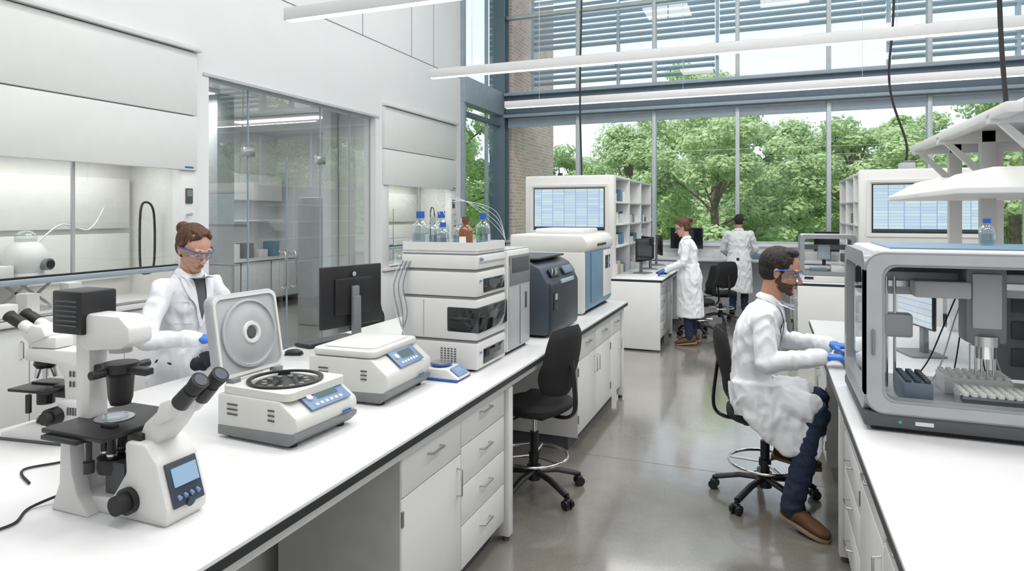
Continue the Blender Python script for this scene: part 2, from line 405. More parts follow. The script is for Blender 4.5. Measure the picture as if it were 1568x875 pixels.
# ------------------------------------------------------------------ fume hoods
def hood(y0,y1,name='fume_hood'):
    o=MB(name); xf=-5.4; xb=-6.18
    n=3; w=(y1-y0)/n
    o.bb(xb,xf+.0,y0,y1,.1,.88,CAB); o.bb(xb,xf-.06,y0,y1,0,.1,DGRY)
    for i in range(n):
        o.bb(xf,xf+.02,y0+i*w+.004,y0+(i+1)*w-.004,.12,.86,CAB,.003)
        hy=y0+(i+1)*w-.06; o.tube([(xf+.02,hy,.62),(xf+.045,hy,.63),(xf+.045,hy,.75),(xf+.02,hy,.76)],.005,STEEL,8)
    o.bb(xb,xf+.06,y0,y1,.88,.93,LAM,.006)
    o.bb(xf-.02,xf+.06,y0+.15,y1-.15,.93,.945,STEEL,.004)
    o.bb(xb,xb+.03,y0,y1,.93,2.3,HOODIN); o.bb(xb,xf-.1,y0,y0+.14,.93,2.3,HOODIN); o.bb(xb,xf-.1,y1-.14,y1,.93,2.3,HOODIN)
    o.bb(xb,xf,y0,y1,2.3,2.34,HOODIN); o.bb(xb+.03,xb+.09,y0+.2,y1-.2,1.1,1.55,HOODIN,.005); o.bb(xb+.03,xb+.09,y0+.2,y1-.2,1.6,2.1,HOODIN,.005)
    for a,b in ((y0,y0+.16),(y1-.2,y1)): o.bb(xf-.1,xf+.02,a,b,.93,2.2,CAB,.006)
    a,b=y0+.16,y1-.2
    o.quad((xf-.04,a,1.2),(xf-.04,b,1.2),(xf-.04,b,2.2),(xf-.04,a,2.2),SGLASS)
    o.bb(xf-.06,xf+.01,a,b,1.19,1.235,SLATEL,.005); o.bb(xf-.065,xf-.02,a,b,1.235,1.25,BLK); 
    m=(a+b)/2; o.bb(xf-.055,xf-.03,m-.012,m+.012,1.2,2.2,LGRY)
    o.bb(xb,xf,y0,y1,2.34,3.45,WALL)
    o.bb(xf-.02,xf+.05,y0+.0,y1-.03,2.18,2.72,CAB,.006); o.bb(xf-.02,xf+.05,y0,y1-.03,2.732,3.36,CAB,.006)
    o.bb(xf-.02,xf+.09,y0,y1,3.37,3.42,CAB,.006)
    yc=y1-.1
    o.bb(xf+.02,xf+.035,yc-.05,yc+.03,1.85,2.0,DGRY,.004); o.bb(xf+.035,xf+.038,yc-.04,yc+.02,1.92,1.985,LCDG)
    o.bb(xf+.05,xf+.053,y1-.18,y1-.08,2.2,2.215,BLUE)
    for k,(z,mm) in enumerate(((1.74,LGRY),(1.62,LGRY),(1.52,RED),(1.43,YEL),(1.34,GREEN),(1.26,BLUE))):
        yy=yc-.03+(k%2)*.05
        o.cyl((xf+.02,yy,z),(xf+.06,yy,z),.008,STEEL); o.cyl((xf+.06,yy,z),(xf+.08,yy,z),.018,mm,n=12)
    yl=y1-.33
    o.tube(sp([(xf-.3,yl-.06,1.24),(xf-.3,yl-.06,1.75),(xf-.3,yl,1.86),(xf-.3,yl+.09,1.75),(xf-.3,yl+.09,1.24),(xf-.3,yl,1.16)],6,True),.011,BLKM,8,True)
    ob=o.done()
    L=bpy.data.lights.new('hood_lamp','AREA'); L.shape='RECTANGLE'; L.size=.3; L.size_y=(y1-y0)*.7; L.energy=10; L.color=(1,.99,.98)
    lo=bpy.data.objects.new('hood_lamp',L); COL.objects.link(lo); lo.location=(-5.75,(y0+y1)/2,2.28)
    return ob
hood(2.55,4.97); hood(8.38,10.83)
o=MB('round_vacuum_flask')
o.lathe([(0,0),(.14,0),(.15,.03),(.13,.05),(.17,.12),(.17,.2),(.12,.28),(.08,.31),(.08,.34),(0,.34)],(0,0,0),OFFW)
o.cyl((.1,.05,.12),(.2,.07,.12),.05,MGRY); o.cyl((.2,.07,.12),(.21,.07,.12),.035,BLK)
o.lathe([(.08,.34),(.075,.37),(.04,.4),(0,.405)],(0,0,0),CGLASS)
o.tube(sp([(0,.1,.3),(0,.3,.45),(0,.55,.4),(0,.7,.6)],6),.008,TUBEC)
o.box((0,-.25,.06),(.2,.2,.12),OFFW,.01); o.done((-5.85,3.62,.93+.27))
o=MB('flask_lab_jack'); o.box((0,0,.01),(.3,.34,.02),STEEL,.004); o.box((0,0,.26),(.3,.34,.02),STEEL,.004)
for s in (-1,1):
    o.box((s*.13,0,.135),(.012,.36,.02),STEEL,rot=(40,0,0)); o.box((s*.13,0,.135),(.012,.36,.02),STEEL,rot=(-40,0,0))
o.done((-5.85,3.62,.93))
o=MB('reagent_boxes')
for (x,y,w,d,h,mm) in ((-.1,0,.1,.12,.14,OFFW),(.02,.18,.12,.14,.1,PAPER),(-.05,.4,.14,.1,.16,OFFW),(.05,.6,.1,.1,.12,PAPER),(-.2,.85,.12,.12,.2,OFFW)): o.box((x,y,h/2),(w,d,h),mm,.006)
o.done((-5.5,3.05,.945))
o=MB('hood_glassware')
for i,(y,h) in enumerate(((0,.2),(.2,.28),(.45,.16),(.7,.24),(.95,.18))):
    o.lathe([(0,0),(.045,0),(.05,.02),(.05,h*.6),(.02,h*.8),(.02,h),(.025,h)],(0,y,0),CGLASS,16)
    if i%2: o.cyl((0,y,h),(0,y,h+.03),.024,BLUE)
o.tube([(-.15,-.1,.4),(-.15,1.1,.4)],.007,STEEL); o.tube([(-.15,.5,0),(-.15,.5,.9)],.007,STEEL)
o.done((-5.75,9.0,.93))

# ------------------------------------------------------------------ glass partition & back room
o=MB('glass_partition')
def pane(y0,y1,z0,z1,mt=PGLASS): o.quad((-5.5,y0,z0),(-5.5,y1,z0),(-5.5,y1,z1),(-5.5,y0,z1),mt)
pane(5.13,5.78,0.06,3.17); pane(7.06,7.7,.06,3.17); pane(7.71,8.21,.06,3.17); pane(5.78,7.06,2.45,3.17)
for y in (5.135,5.78,7.06,7.705,8.205): o.bb(-5.51,-5.49,y-.004,y+.004,.06,3.17,SLATEL)
o.bb(-5.53,-5.47,5.13,5.78,0,.07,ALU); o.bb(-5.53,-5.47,7.06,8.21,0,.07,ALU); o.bb(-5.53,-5.47,5.13,8.21,3.15,3.19,ALU)
for y in (5.78,7.06): o.bb(-5.52,-5.48,y-.09,y+.09,2.4,2.5,STEEL,.003)
o.done()
for n,(a,b,hy) in enumerate(((5.785,6.415,6.33),(6.425,7.055,6.51))):
    o=MB('door_%d'%(n+1)); o.quad((-5.5,a,.03),(-5.5,b,.03),(-5.5,b,2.44),(-5.5,a,2.44),PGLASS)
    o.bb(-5.52,-5.48,a,b,.01,.1,STEEL,.003); o.bb(-5.505,-5.495,a,a+.006,.1,2.44,SLATEL); o.bb(-5.505,-5.495,b-.006,b,.1,2.44,SLATEL)
    o.tube(sp([(-5.5,hy,.85),(-5.44,hy,.87),(-5.44,hy,1.25),(-5.5,hy,1.27)],5),.012,STEEL); o.done()
o=MB('wall_annex'); 
o.bb(-9.8,-9.6,3,12,0,3.5,WALL); o.bb(-9.6,-5.76,5.0,5.1,0,3.5,WALL); o.bb(-9.6,-6.36,10.9,11.0,0,3.5,WALL)
o.bb(-9.8,-5.76,5.0,11.0,3.35,3.45,CEILM); o.done()
o=MB('annex_column'); o.bb(-7.1,-6.8,6.6,6.9,0,3.35,LGRY,.01); o.done()
o=MB('annex_bench'); o.bb(-9.55,-8.9,5.3,10.8,.86,.9,LAM); o.bb(-9.55,-8.95,5.3,10.8,.1,.86,MGRY); 
for k in range(7): o.bb(-8.95,-8.93,5.34+k*.78,6.08+k*.78,.12,.84,CAB,.004)
o.bb(-9.55,-9.2,5.5,10.6,1.6,1.63,CAB); o.bb(-9.55,-9.2,5.5,10.6,2.0,2.5,CAB,.01); 
for k in range(14):
    h=random.uniform(.12,.4); y=5.6+k*.36; o.bb(-9.4,-9.15,y,y+random.uniform(.1,.28),.9,.9+h,random.choice([OFFW,MGRY,DGRY,SKYP]),.01)
o.done()
o=MB('annex_freezer'); o.bb(-6.9,-6.4,8.3,9.3,0,2.0,LGRY,.02); o.bb(-6.4,-6.37,8.32,9.28,.1,1.95,LGRY,.01); o.done()
o=MB('annex_monitor'); o.box((0,0,.35),(.04,.6,.36),BLK,.01); o.bb(.021,.023,-.28,.28,.19,.51,SCRY); o.box((0,0,.1),(.04,.06,.2),BLK); o.box((0,0,.01),(.2,.25,.02),BLK,.005); o.done((-8.85+.0,7.2,.9))
def area(name,loc,sx,sy,e,col=(1,1,1),rot=(0,0,0)):
    L=bpy.data.lights.new(name,'AREA'); L.shape='RECTANGLE'; L.size=sx; L.size_y=sy; L.energy=e; L.color=col
    lo=bpy.data.objects.new(name,L); COL.objects.link(lo); lo.location=loc; lo.rotation_euler=[rad(a) for a in rot]; return lo
for yy in (6.3,8.6):
    o=MB('annex_ceiling_light'); o.bb(-8.5,-6.6,yy-.15,yy+.15,3.3,3.345,OFFW); o.bb(-8.45,-6.65,yy-.12,yy+.12,3.29,3.3,LIGHTM); o.done()
    area('annex_lamp',(-7.5,yy,3.27),1.8,.24,42)

# ------------------------------------------------------------------ pendants
for i,y in enumerate((1.9,4.38,6.86,9.24)):  # nearest row is out of view, added for extra illumination
    o=MB('linear_pendant_light')
    o.box((0,0,.05),(7.5,.085,.1),CAB,.004); o.box((0,0,-.003),(7.46,.066,.008),LIGHTM)
    for x in (-3.2,-1.1,1.1,3.2): o.cyl((x,0,.1),(x,0,ZC-3.37),.0025,STEEL,n=6)
    o.done((0,y,3.36))
    area('pendant_lamp',(0,y,3.345),7.4,.06,32,(1,.98,.95))
    area('upward_fill',(0,y,3.48),7.4,.06,24,(1,.98,.96),(180,0,0))  # added upward fill that brightens the ceiling and upper walls
for x in (-2.6,0.4,3.4):
    for y in (0,4,8):
        o=MB('ceiling_fill_panel'); o.box((0,0,0),(1.3,1.3,.06),CAB); o.box((0,0,-.033),(1.2,1.2,.006),LIGHTM); o.done((x,y,ZC-.03))  # unseen glowing panels, added with area fills to brighten the room
        area('ceiling_fill',(x,y,ZC-.08),1.2,1.2,74,(1,.99,.98))
for (pts,bx) in (([(-2.45,8.9,ZC),(-2.45,8.9,5),(-2.46,8.85,3.4),(-2.42,8.8,2.27)],0),([(1.38,8.8,ZC),(1.38,8.8,4.4),(1.33,8.8,3.3),(1.5,8.8,2.6),(1.5,8.8,2.36)],1),([(1.72,6.3,ZC),(1.72,6.3,3.8),(1.75,6.2,2.5)],0)):
    o=MB('power_cord'); o.tube(sp(pts,8),.013 if not pts[0][0]>1.5 else .018,BLKM,8)
    o.done()
o=MB('power_junction_box'); o.box((0,0,.04),(.16,.12,.08),LGRY,.01); o.box((.02,0,.09),(.1,.08,.03),MGRY,.008); o.done((1.5,8.75,2.26))

# ------------------------------------------------------------------ benches
def cabrow(o,xf,s,y0,y1,cols):
    X=lambda d: xf+s*d
    def b(d0,d1,a,b_,z0,z1,m,bev=0): o.bb(min(X(d0),X(d1)),max(X(d0),X(d1)),a,b_,z0,z1,m,bev)
    b(-.55,-.001,y0,y1,.1,.86,MGRY); b(-.5,-.06,y0+.01,y1-.01,0,.1,DGRY)
    b(-.56,.018,y0-.006,y0+.001,.1,.86,CABG)
    W=y1-y0; y=y0
    for fr,lay in cols:
        w=W*fr; a,c=y+.003,y+w-.003
        def hh(z):
            m=(a+c)/2; o.tube([(X(.02),m-.055,z),(X(.045),m-.05,z),(X(.045),m+.05,z),(X(.02),m+.055,z)],.005,STEEL,8)
        if lay=='drawers':
            hs=[.86,.68,.50,.32,.12]
            for k in range(4): b(0,.02,a,c,hs[k+1]+.003,hs[k]-.003,CAB,.003); hh((hs[k]+hs[k+1])/2+.02)
        elif lay=='drawerdoor' or lay=='drawerdoorL':
            b(0,.02,a,c,.66,.857,CAB,.003); hh(.765)
            b(0,.02,a,c,.123,.654,CAB,.003); hy=c-.04 if lay=='drawerdoor' else a+.04
            o.tube([(X(.02),hy,.48),(X(.045),hy,.485),(X(.045),hy,.6),(X(.02),hy,.605)],.005,STEEL,8)
            hy2=a+.005 if lay=='drawerdoor' else c-.005
            b(.0,.025,hy2-.006,hy2+.006,.2,.26,MGRY); b(.0,.025,hy2-.006,hy2+.006,.55,.61,MGRY)
        y+=w
def island(name,x0,x1,y0,y1,side,rows,posts,rows2=None):
    o=MB(name)
    o.bb(x0,x1,y0,y1,.885,.91,LAM,.002)
    e=.0025
    o.bb(x0-e,x1+e,y0-e,y1+e,.872,.899,EDGE)
    o.bb(x0+.03,x1-.03,y0+.03,y1-.03,.825,.872,CAB,.002)
    xf=(x1-.07) if side>0 else (x0+.07)
    for a,b,c in rows: cabrow(o,xf,side,a,b,c)
    for y in posts:
        for xx in ((x1-.06),(x0+.06)):
            o.bb(xx-.03,xx+.03,y-.03,y+.03,.03,.82,CAB,.004); o.cyl((xx,y,0),(xx,y,.03),.02,DGRY)
    xm=(x0+x1)/2
    o.bb(xm-.04,xm+.04,y0+.05,y1-.05,.08,.82,CAB)
    xo=(x0+.07) if side>0 else (x1-.07)
    for a,b,c in (rows2 or rows): cabrow(o,xo,-side,a,b,c)
    o.done()
island('lab_island_bench',-2.78,-1.25,-.6,6.18,1,[(-.45,.75,[(.5,'drawerdoor'),(.5,'drawers')]),(2.15,3.19,[(.5,'drawerdoor'),(.5,'drawers')]),(4.62,6.08,[(.36,'drawerdoor'),(.36,'drawerdoorL'),(.28,'drawerdoor')])],[3.235,6.13,1.0])
island('lab_island_bench',.3,1.85,-.2,5.64,-1,[(0,1.2,[(.5,'drawers'),(.5,'drawerdoor')]),(1.25,3.6,[(.25,'drawerdoor'),(.25,'drawers'),(.25,'drawerdoorL'),(.25,'drawers')]),(4.7,5.55,[(.5,'drawerdoor'),(.5,'drawers')])],[3.66,5.59])
island('lab_island_bench',-2.78,-1.25,8.35,11.6,1,[(8.4,9.4,[(.5,'drawers'),(.5,'drawerdoor')]),(10.4,11.5,[(.5,'drawers'),(.5,'drawerdoor')])],[9.5,11.55])
island('lab_island_bench',.3,1.85,8.65,11.6,-1,[(8.7,9.7,[(.5,'drawers'),(.5,'drawerdoor')]),(10.5,11.5,[(.5,'drawers'),(.5,'drawerdoor')])],[9.8,11.55])
for n in (( -2.78,-1.25,8.33),(.3,1.85,8.63)):
    o=MB('bench_end_panel'); o.bb(n[0]+.03,n[1]-.02,n[2]-.02,n[2]+.015,.02,.87,CAB,.003); o.done()
o=MB('window_counter'); o.bb(-4.8,5,12.4,13.02,.87,.91,LAM,.003); 
for x in (-4.5,-3,-1.6,.2,1.6,3.2,4.8): o.bb(x-.02,x+.02,12.5,12.98,0,.87,CAB)
o.bb(-4.7,-2.2,12.55,13.0,.1,.87,CAB); o.bb(.8,4.7,12.55,13.0,.1,.87,CAB); o.bb(-4.8,5,12.98,13.04,.91,1.0,CAB); o.done()
def rack(x0,x1,y0,y1,zt,name='reagent_shelf_rack'):
    o=MB(name)
    o.box(((x0+x1)/2,y0+.05,(.91+zt)/2),(x1-x0,.1,zt-.91),OFFW,.02)
    cx=(x0+x1)/2; w=x1-x0
    o.ring(rrect(w*.88,.66,.02,3,cx,zt-.45),rrect(w*.83,.60,.01,3,cx,zt-.45),'xz',y0-.014,y0,OFFW)
    o.bb(cx-w*.4,cx+w*.4,y0-.004,y0-.001,zt-.735,zt-.165,BLK)
    o.bb(cx-w*.388,cx+w*.388,y0-.007,y0-.004,zt-.72,zt-.18,SCR)
    o.bb(cx-w*.388,cx+w*.388,y0-.0075,y0-.0068,zt-.72,zt-.69,NAVYL); o.bb(cx-w*.388,cx+w*.388,y0-.0075,y0-.0068,zt-.21,zt-.18,SCRW)
    for y in [y0+.1+k*(y1-y0-.1)/3 for k in range(4)]:
        o.bb(x0+.05,x1,y-.015,y+.015,.91,zt,CAB,.003)
    for z in (1.3,1.6,1.9,zt-.02): o.bb(x0+.05,x1,y0+.1,y1,z-.012,z+.012,CAB,.002)
    o.bb((x0+x1)/2-.01,(x0+x1)/2+.01,y0+.1,y1,.91,zt,CAB)
    o.done()
rack(-3.12,-1.88,8.42,11.3,2.26); rack(.98,2.3,8.55,11.3,2.26)
def clutter(name,x,y0,y1,z,n,seed,dep=.16):
    rg=random.Random(seed); o=MB(name); y=y0
    for i in range(n):
        w=rg.uniform(.05,.16); h=rg.uniform(.08,.2)
        if y+w>y1: break
        if rg.random()<.55: o.box((x,y+w/2,z+h/2),(dep,w*.95,h),rg.choice([OFFW,PAPER,CARD,SKYP,DGRY,PAPER,OFFW,MGRY]),.004)
        else:
            r=min(.035,w/2); o.cyl((x+.03,y+w/2,z),(x+.03,y+w/2,z+h*.75),r,rg.choice([CGLASS,AMBER,OFFW]),n=12); o.cyl((x+.03,y+w/2,z+h*.75),(x+.03,y+w/2,z+h*.9),r*.6,rg.choice([BLUE,RED,BLK]),n=12)
        y+=w+rg.uniform(0,.05)
    o.done()
for i,z in enumerate((1.312,1.612,1.912)):
    clutter('shelf_reagent_supplies',-2.02,8.6,11.2,z,26 if i<2 else 9,11+i)
    clutter('shelf_reagent_supplies',1.15,8.75,11.2,z,24 if i<2 else 8,21+i)
clutter('bench_reagent_supplies',-2.0,8.6,11.2,.912,20,41)

# ------------------------------------------------------------------ chairs
def stool(loc,rz,sz=.58,name='lab_task_chair'):
    o=MB(name)
    for k in range(5):
        a=rad(72*k+20); d=V((math.cos(a),math.sin(a),0))
        o.tube([d*.03+V((0,0,.13)),d*.15+V((0,0,.12)),d*.3+V((0,0,.075))],.022,BLK,8,flat=.75)
        c=d*.31; t=V((-d.y,d.x,0))
        for s in (-1,1): o.cyl(c+t*(s*.008)+V((0,0,.028)),c+t*(s*.03)+V((0,0,.028)),.028,BLK,n=16)
        o.cyl(c+V((0,0,.03)),c+V((0,0,.08)),.011,BLK,n=10); o.box(c+V((0,0,.05)),(.04,.04,.022),BLK,.008,rot=(0,0,72*k+20))
    o.cyl((0,0,.08),(0,0,.17),.04,BLK); o.cyl((0,0,.15),(0,0,sz-.2),.027,BLK); o.cyl((0,0,sz-.22),(0,0,sz-.08),.016,CHROME)
    zr=.23
    o.tube([(.21*math.cos(t*pi/20),.21*math.sin(t*pi/20),zr) for t in range(40)],.0095,CHROME,8,True)
    o.cyl((0,0,zr-.02),(0,0,zr+.02),.036,BLK)
    for k in range(3): a=rad(120*k+50); o.tube([(.03*math.cos(a),.03*math.sin(a),zr),(.21*math.cos(a),.21*math.sin(a),zr)],.008,CHROME,6)
    o.box((0,0,sz-.075),(.26,.2,.035),BLK,.012)
    for s in (-1,1): 
        o.tube([(.02,s*.06,sz-.08),(.04,s*.24,sz-.09)],.006,BLK,6); o.cyl((.04,s*.23,sz-.09),(.045,s*.28,sz-.095),.014,BLK,n=12)
    n=28; vs=[];fs=[]; rows=[(.9,-.055),(1.0,-.035),(1.0,-.01),(.93,.004),(.6,-.004),(.0,-.012)]
    for sc,z in rows:
        for j in range(n):
            t=2*pi*j/n; cx=math.cos(t);sy=math.sin(t); ex=.7
            x=.225*sc*abs(cx)**ex*(1 if cx>0 else -1); y=.235*sc*abs(sy)**ex*(1 if sy>0 else -1)
            vs.append((x,y,sz+z-(.02 if (x>.17) else 0)))
    for i in range(len(rows)-1):
        for j in range(n): j2=(j+1)%n; fs.append((i*n+j,i*n+j2,(i+1)*n+j2,(i+1)*n+j))
    fs.append(list(range(n))[::-1]); o.raw(vs,fs,FAB)
    o.tube(sp([(-.1,0,sz-.075),(-.24,0,sz-.07),(-.3,0,sz+.0),(-.285,0,sz+.2),(-.27,0,sz+.3)],6),.022,BLK,8,flat=.5)
    vs=[];fs=[];nu,nv=12,12
    for side in (0,1):
        for i in range(nu+1):
            u=-1+2*i/nu
            for j in range(nv+1):
                v=-1+2*j/nv
                hw=.205*(1-.25*abs(v)**2.5)*(1 if v<0 else .93); hh=.215*(1-.12*abs(u)**3)
                y=u*hw; z=sz+.28+v*hh
                x=-.26+.09*(u*u)*.7-.03*v+ .02*math.exp(-((v+.5)/.4)**2)
                ed=max(abs(u),abs(v))**6
                th=.024*(1-ed)+.003
                vs.append((x+(th if side else -th),y,z))
    N=(nu+1)*(nv+1)
    for side in (0,1):
        for i in range(nu):
            for j in range(nv):
                a=side*N+i*(nv+1)+j; q=(a,a+1,a+nv+2,a+nv+1); fs.append(q if side else q[::-1])
    bd=[i*(nv+1) for i in range(nu+1)]+[nu*(nv+1)+j for j in range(1,nv+1)]+[i*(nv+1)+nv for i in range(nu-1,-1,-1)]+[j for j in range(nv-1,0,-1)]
    for k in range(len(bd)):
        a,b=bd[k],bd[(k+1)%len(bd)]; fs.append((a,b,b+N,a+N))
    o.raw(vs,fs,FAB)
    return o.done(loc,rz,50)
c1=stool((-1.37,3.86,0),165)
stool((-.02,4.27,0),4,.56)
stool((-.95,9.75,0),200,.5); stool((-.72,11.0,0),120,.5)
dup(c1,(-3.2,4.9,0),-20)

# ------------------------------------------------------------------ instruments, left island
ZB=.91
def inv_scope(loc,rz=0):
    o=MB('inverted_microscope')
    o.prism([(-.2,0),(.19,0),(.2,.02),(.19,.05),(.03,.055),(-.12,.04),(-.2,.035)],'xz',-.06,.06,OFFW,.006)
    for s in (-1,1): o.prism([(-.21,0),(-.06,0),(-.1,.05),(-.125,.12),(-.13,.2),(-.17,.2),(-.175,.08)],'xz',s*.075-.022,s*.075+.022,OFFW,.006)
    o.prism([(.0,.03),(.2,.01),(.205,.05),(.165,.17),(.12,.215),(.045,.215),(.05,.13),(.0,.06)],'xz',-.068,.068,OFFW,.01)
    a=-math.degrees(math.atan2(.04,.12))
    o.box((.192,0,.105),(.008,.1,.12),NAVYL,.003,rot=(0,a,0)); o.box((.195,0,.125),(.008,.075,.05),LCD,rot=(0,a,0))
    for k in range(4): o.cyl((.2,-.03+.02*k,.075),(.213,-.03+.02*k,.07),.006,BLUEK,n=10)
    o.cyl((.205,0,.055),(.218,0,.052),.013,NAVY,n=16)
    o.cyl((.07,-.068,.06),(.07,-.085,.06),.036,BLK); o.cyl((.07,-.085,.06),(.07,-.115,.06),.026,BLKM); o.cyl((.07,.068,.06),(.07,.11,.06),.03,BLK)
    o.prism([(.05,.2),(.12,.2),(.17,.25),(.215,.31),(.185,.335),(.13,.3),(.08,.26)],'xz',-.035,.035,OFFW,.008)
    o.prism([(.13,.26),(.19,.285),(.225,.325),(.2,.345),(.16,.33)],'xz',-.055,.055,OFFW,.008)
    for s in (-1,1):
        p=V((.19,s*.034,.305)); d=V((.62,0,.6)).normalized()
        o.cyl(p,p+d*.06,.021,OFFW); o.cyl(p+d*.035,p+d*.09,.0245,BLK,r2=.022); o.cyl(p+d*.09,p+d*.135,.02,BLKM,r2=.025); o.cyl(p+d*.134,p+d*.1365,.018,NAVYL)
    o.box((-.07,0,.238),(.24,.27,.014),BLK,.003); o.box((-.1,0,.226),(.14,.3,.012),BLK,.002)
    o.box((.06,0,.218),(.05,.1,.03),BLK,.004)
    o.lathe([(.052,.246),(.052,.249),(.046,.249),(.0,.247)],(-.08,0,0),STEEL); o.lathe([(.035,.249),(.035,.256),(.033,.256),(.033,.25),(0,.25)],(-.08,0,0),CGLASS)
    o.box((-.02,-.06,.25),(.05,.02,.01),BLK,.002)
    o.cyl((-.02,-.12,.225),(-.02,-.12,.15),.008,BLK); o.cyl((-.02,-.12,.17),(-.02,-.12,.14),.014,BLK)
    o.lathe([(0,.1),(.05,.1),(.055,.12),(.05,.14),(0,.15)],(-.07,0,0),BLK); o.box((-.03,0,.09),(.08,.08,.1),DGRY,.01)
    for k in range(4):
        t=k*pi/2+.5; o.cyl((-.07+.03*math.cos(t),.03*math.sin(t),.14),(-.07+.034*math.cos(t),.034*math.sin(t),.2 if k else .225),.014,BLK,r2=.01,n=14); o.cyl((-.07+.03*math.cos(t),.03*math.sin(t),.15),(-.07+.03*math.cos(t),.03*math.sin(t),.156),.0148,STEEL,n=14)
    o.prism([(-.205,.0),(-.145,.0),(-.145,.45),(-.16,.5),(-.205,.5)],'xz',-.03,.03,OFFW,.008)
    o.prism([(-.18,.46),(-.15,.44),(-.01,.455),(.03,.475),(.025,.52),(-.015,.55),(-.165,.55)],'xz',-.04,.04,OFFW,.012)
    o.box((-.205,0,.552),(.125,.11,.125),BLK,.006)
    for k in range(6): o.box((-.205,-.056,.515+k*.014),(.09,.003,.005),DGRY)
    o.cyl((-.055,0,.465),(-.055,0,.44),.03,LGRY)
    o.box((-.13,0,.385),(.12,.03,.025),BLK,.004); o.lathe([(0,.41),(.046,.41),(.048,.385),(.036,.37),(.032,.31),(.026,.29),(0,.29)],(-.055,0,0),BLK)
    o.cyl((-.055,-.05,.39),(-.055,-.09,.39),.012,BLK); o.cyl((-.055,.04,.39),(-.055,.09,.39),.012,BLK); o.box((.01,0,.392),(.1,.03,.02),BLK,.004)
    o.tube(sp([(-.21,-.03,.03),(-.26,-.12,.006),(-.2,-.2,.006),(-.22,-.28,.006)],6),.004,BLKM,6)
    o.done(loc,rz)
inv_scope((-1.685,1.335,ZB),0)
def up_scope(loc,rz=0):
    o=MB('compound_microscope')
    o.prism([(-.19,0),(.17,0),(.17,.05),(.05,.06),(-.1,.055),(-.19,.03)],'xz',-.085,.085,OFFW,.008); o.box((-.01,0,.006),(.37,.176,.012),DGRY,.003)
    o.prism([(.03,.05),(.16,.05),(.175,.12),(.17,.3),(.14,.36),(-.12,.36),(-.13,.31),(.02,.3),(.055,.25),(.06,.14)],'xz',-.045,.045,OFFW,.01)
    o.box((.11,0,.1),(.13,.13,.14),OFFW,.012)
    for k in range(5): o.box((.1+.012*k,-.067,.13),(.005,.004,.03),DGRY)
    for k in range(4):
        for j in range(2): o.box((.09+.015*k,-.047,.27-.04*j),(.006,.004,.022),DGRY)
    o.box((-.05,0,.385),(.13,.08,.05),OFFW,.012)
    o.prism([(-.1,.375),(-.02,.41),(-.04,.45),(-.09,.455),(-.15,.425)],'xz',-.05,.05,OFFW,.01)
    for s in (-1,1):
        p=V((-.1,s*.032,.43)); d=V((-.85,0,.42)).normalized()
        o.cyl(p,p+d*.07,.021,OFFW); o.cyl(p+d*.05,p+d*.1,.023,BLK); o.cyl(p+d*.1,p+d*.125,.019,BLKM,r2=.024)
    o.lathe([(0,.31),(.035,.31),(.04,.29),(.03,.275),(0,.27)],(-.075,0,0),BLK)
    for k in range(4):
        t=k*pi/2+.8; o.cyl((-.075+.02*math.cos(t),.02*math.sin(t),.28),(-.075+.03*math.cos(t),.03*math.sin(t),.235),.011,STEEL,r2=.007,n=12)
    o.box((-.06,0,.2),(.19,.17,.012),BLK,.003); o.box((-.06,.02,.21),(.16,.05,.008),BLK,.002); o.box((.03,0,.19),(.08,.06,.05),BLK,.005)
    o.cyl((-.075,0,.19),(-.075,0,.13),.03,BLK); o.cyl((-.075,0,.05),(-.075,0,.07),.03,BLK); o.cyl((-.05,-.09,.19),(-.05,-.09,.12),.01,BLK)
    for s in (-1,1): o.cyl((.05,s*.045,.11),(.05,s*.1,.11),.034,BLK); o.cyl((.05,s*.1,.11),(.05,s*.12,.11),.022,BLKM)
    o.tube(sp([(.17,-.03,.03),(.23,-.08,.006),(.25,-.2,.006),(.18,-.3,.006),(.3,-.38,.006)],6),.004,BLKM,6)
    o.done(loc,rz).scale=(1,1,.93)
up_scope((-2.475,1.66,ZB),8)
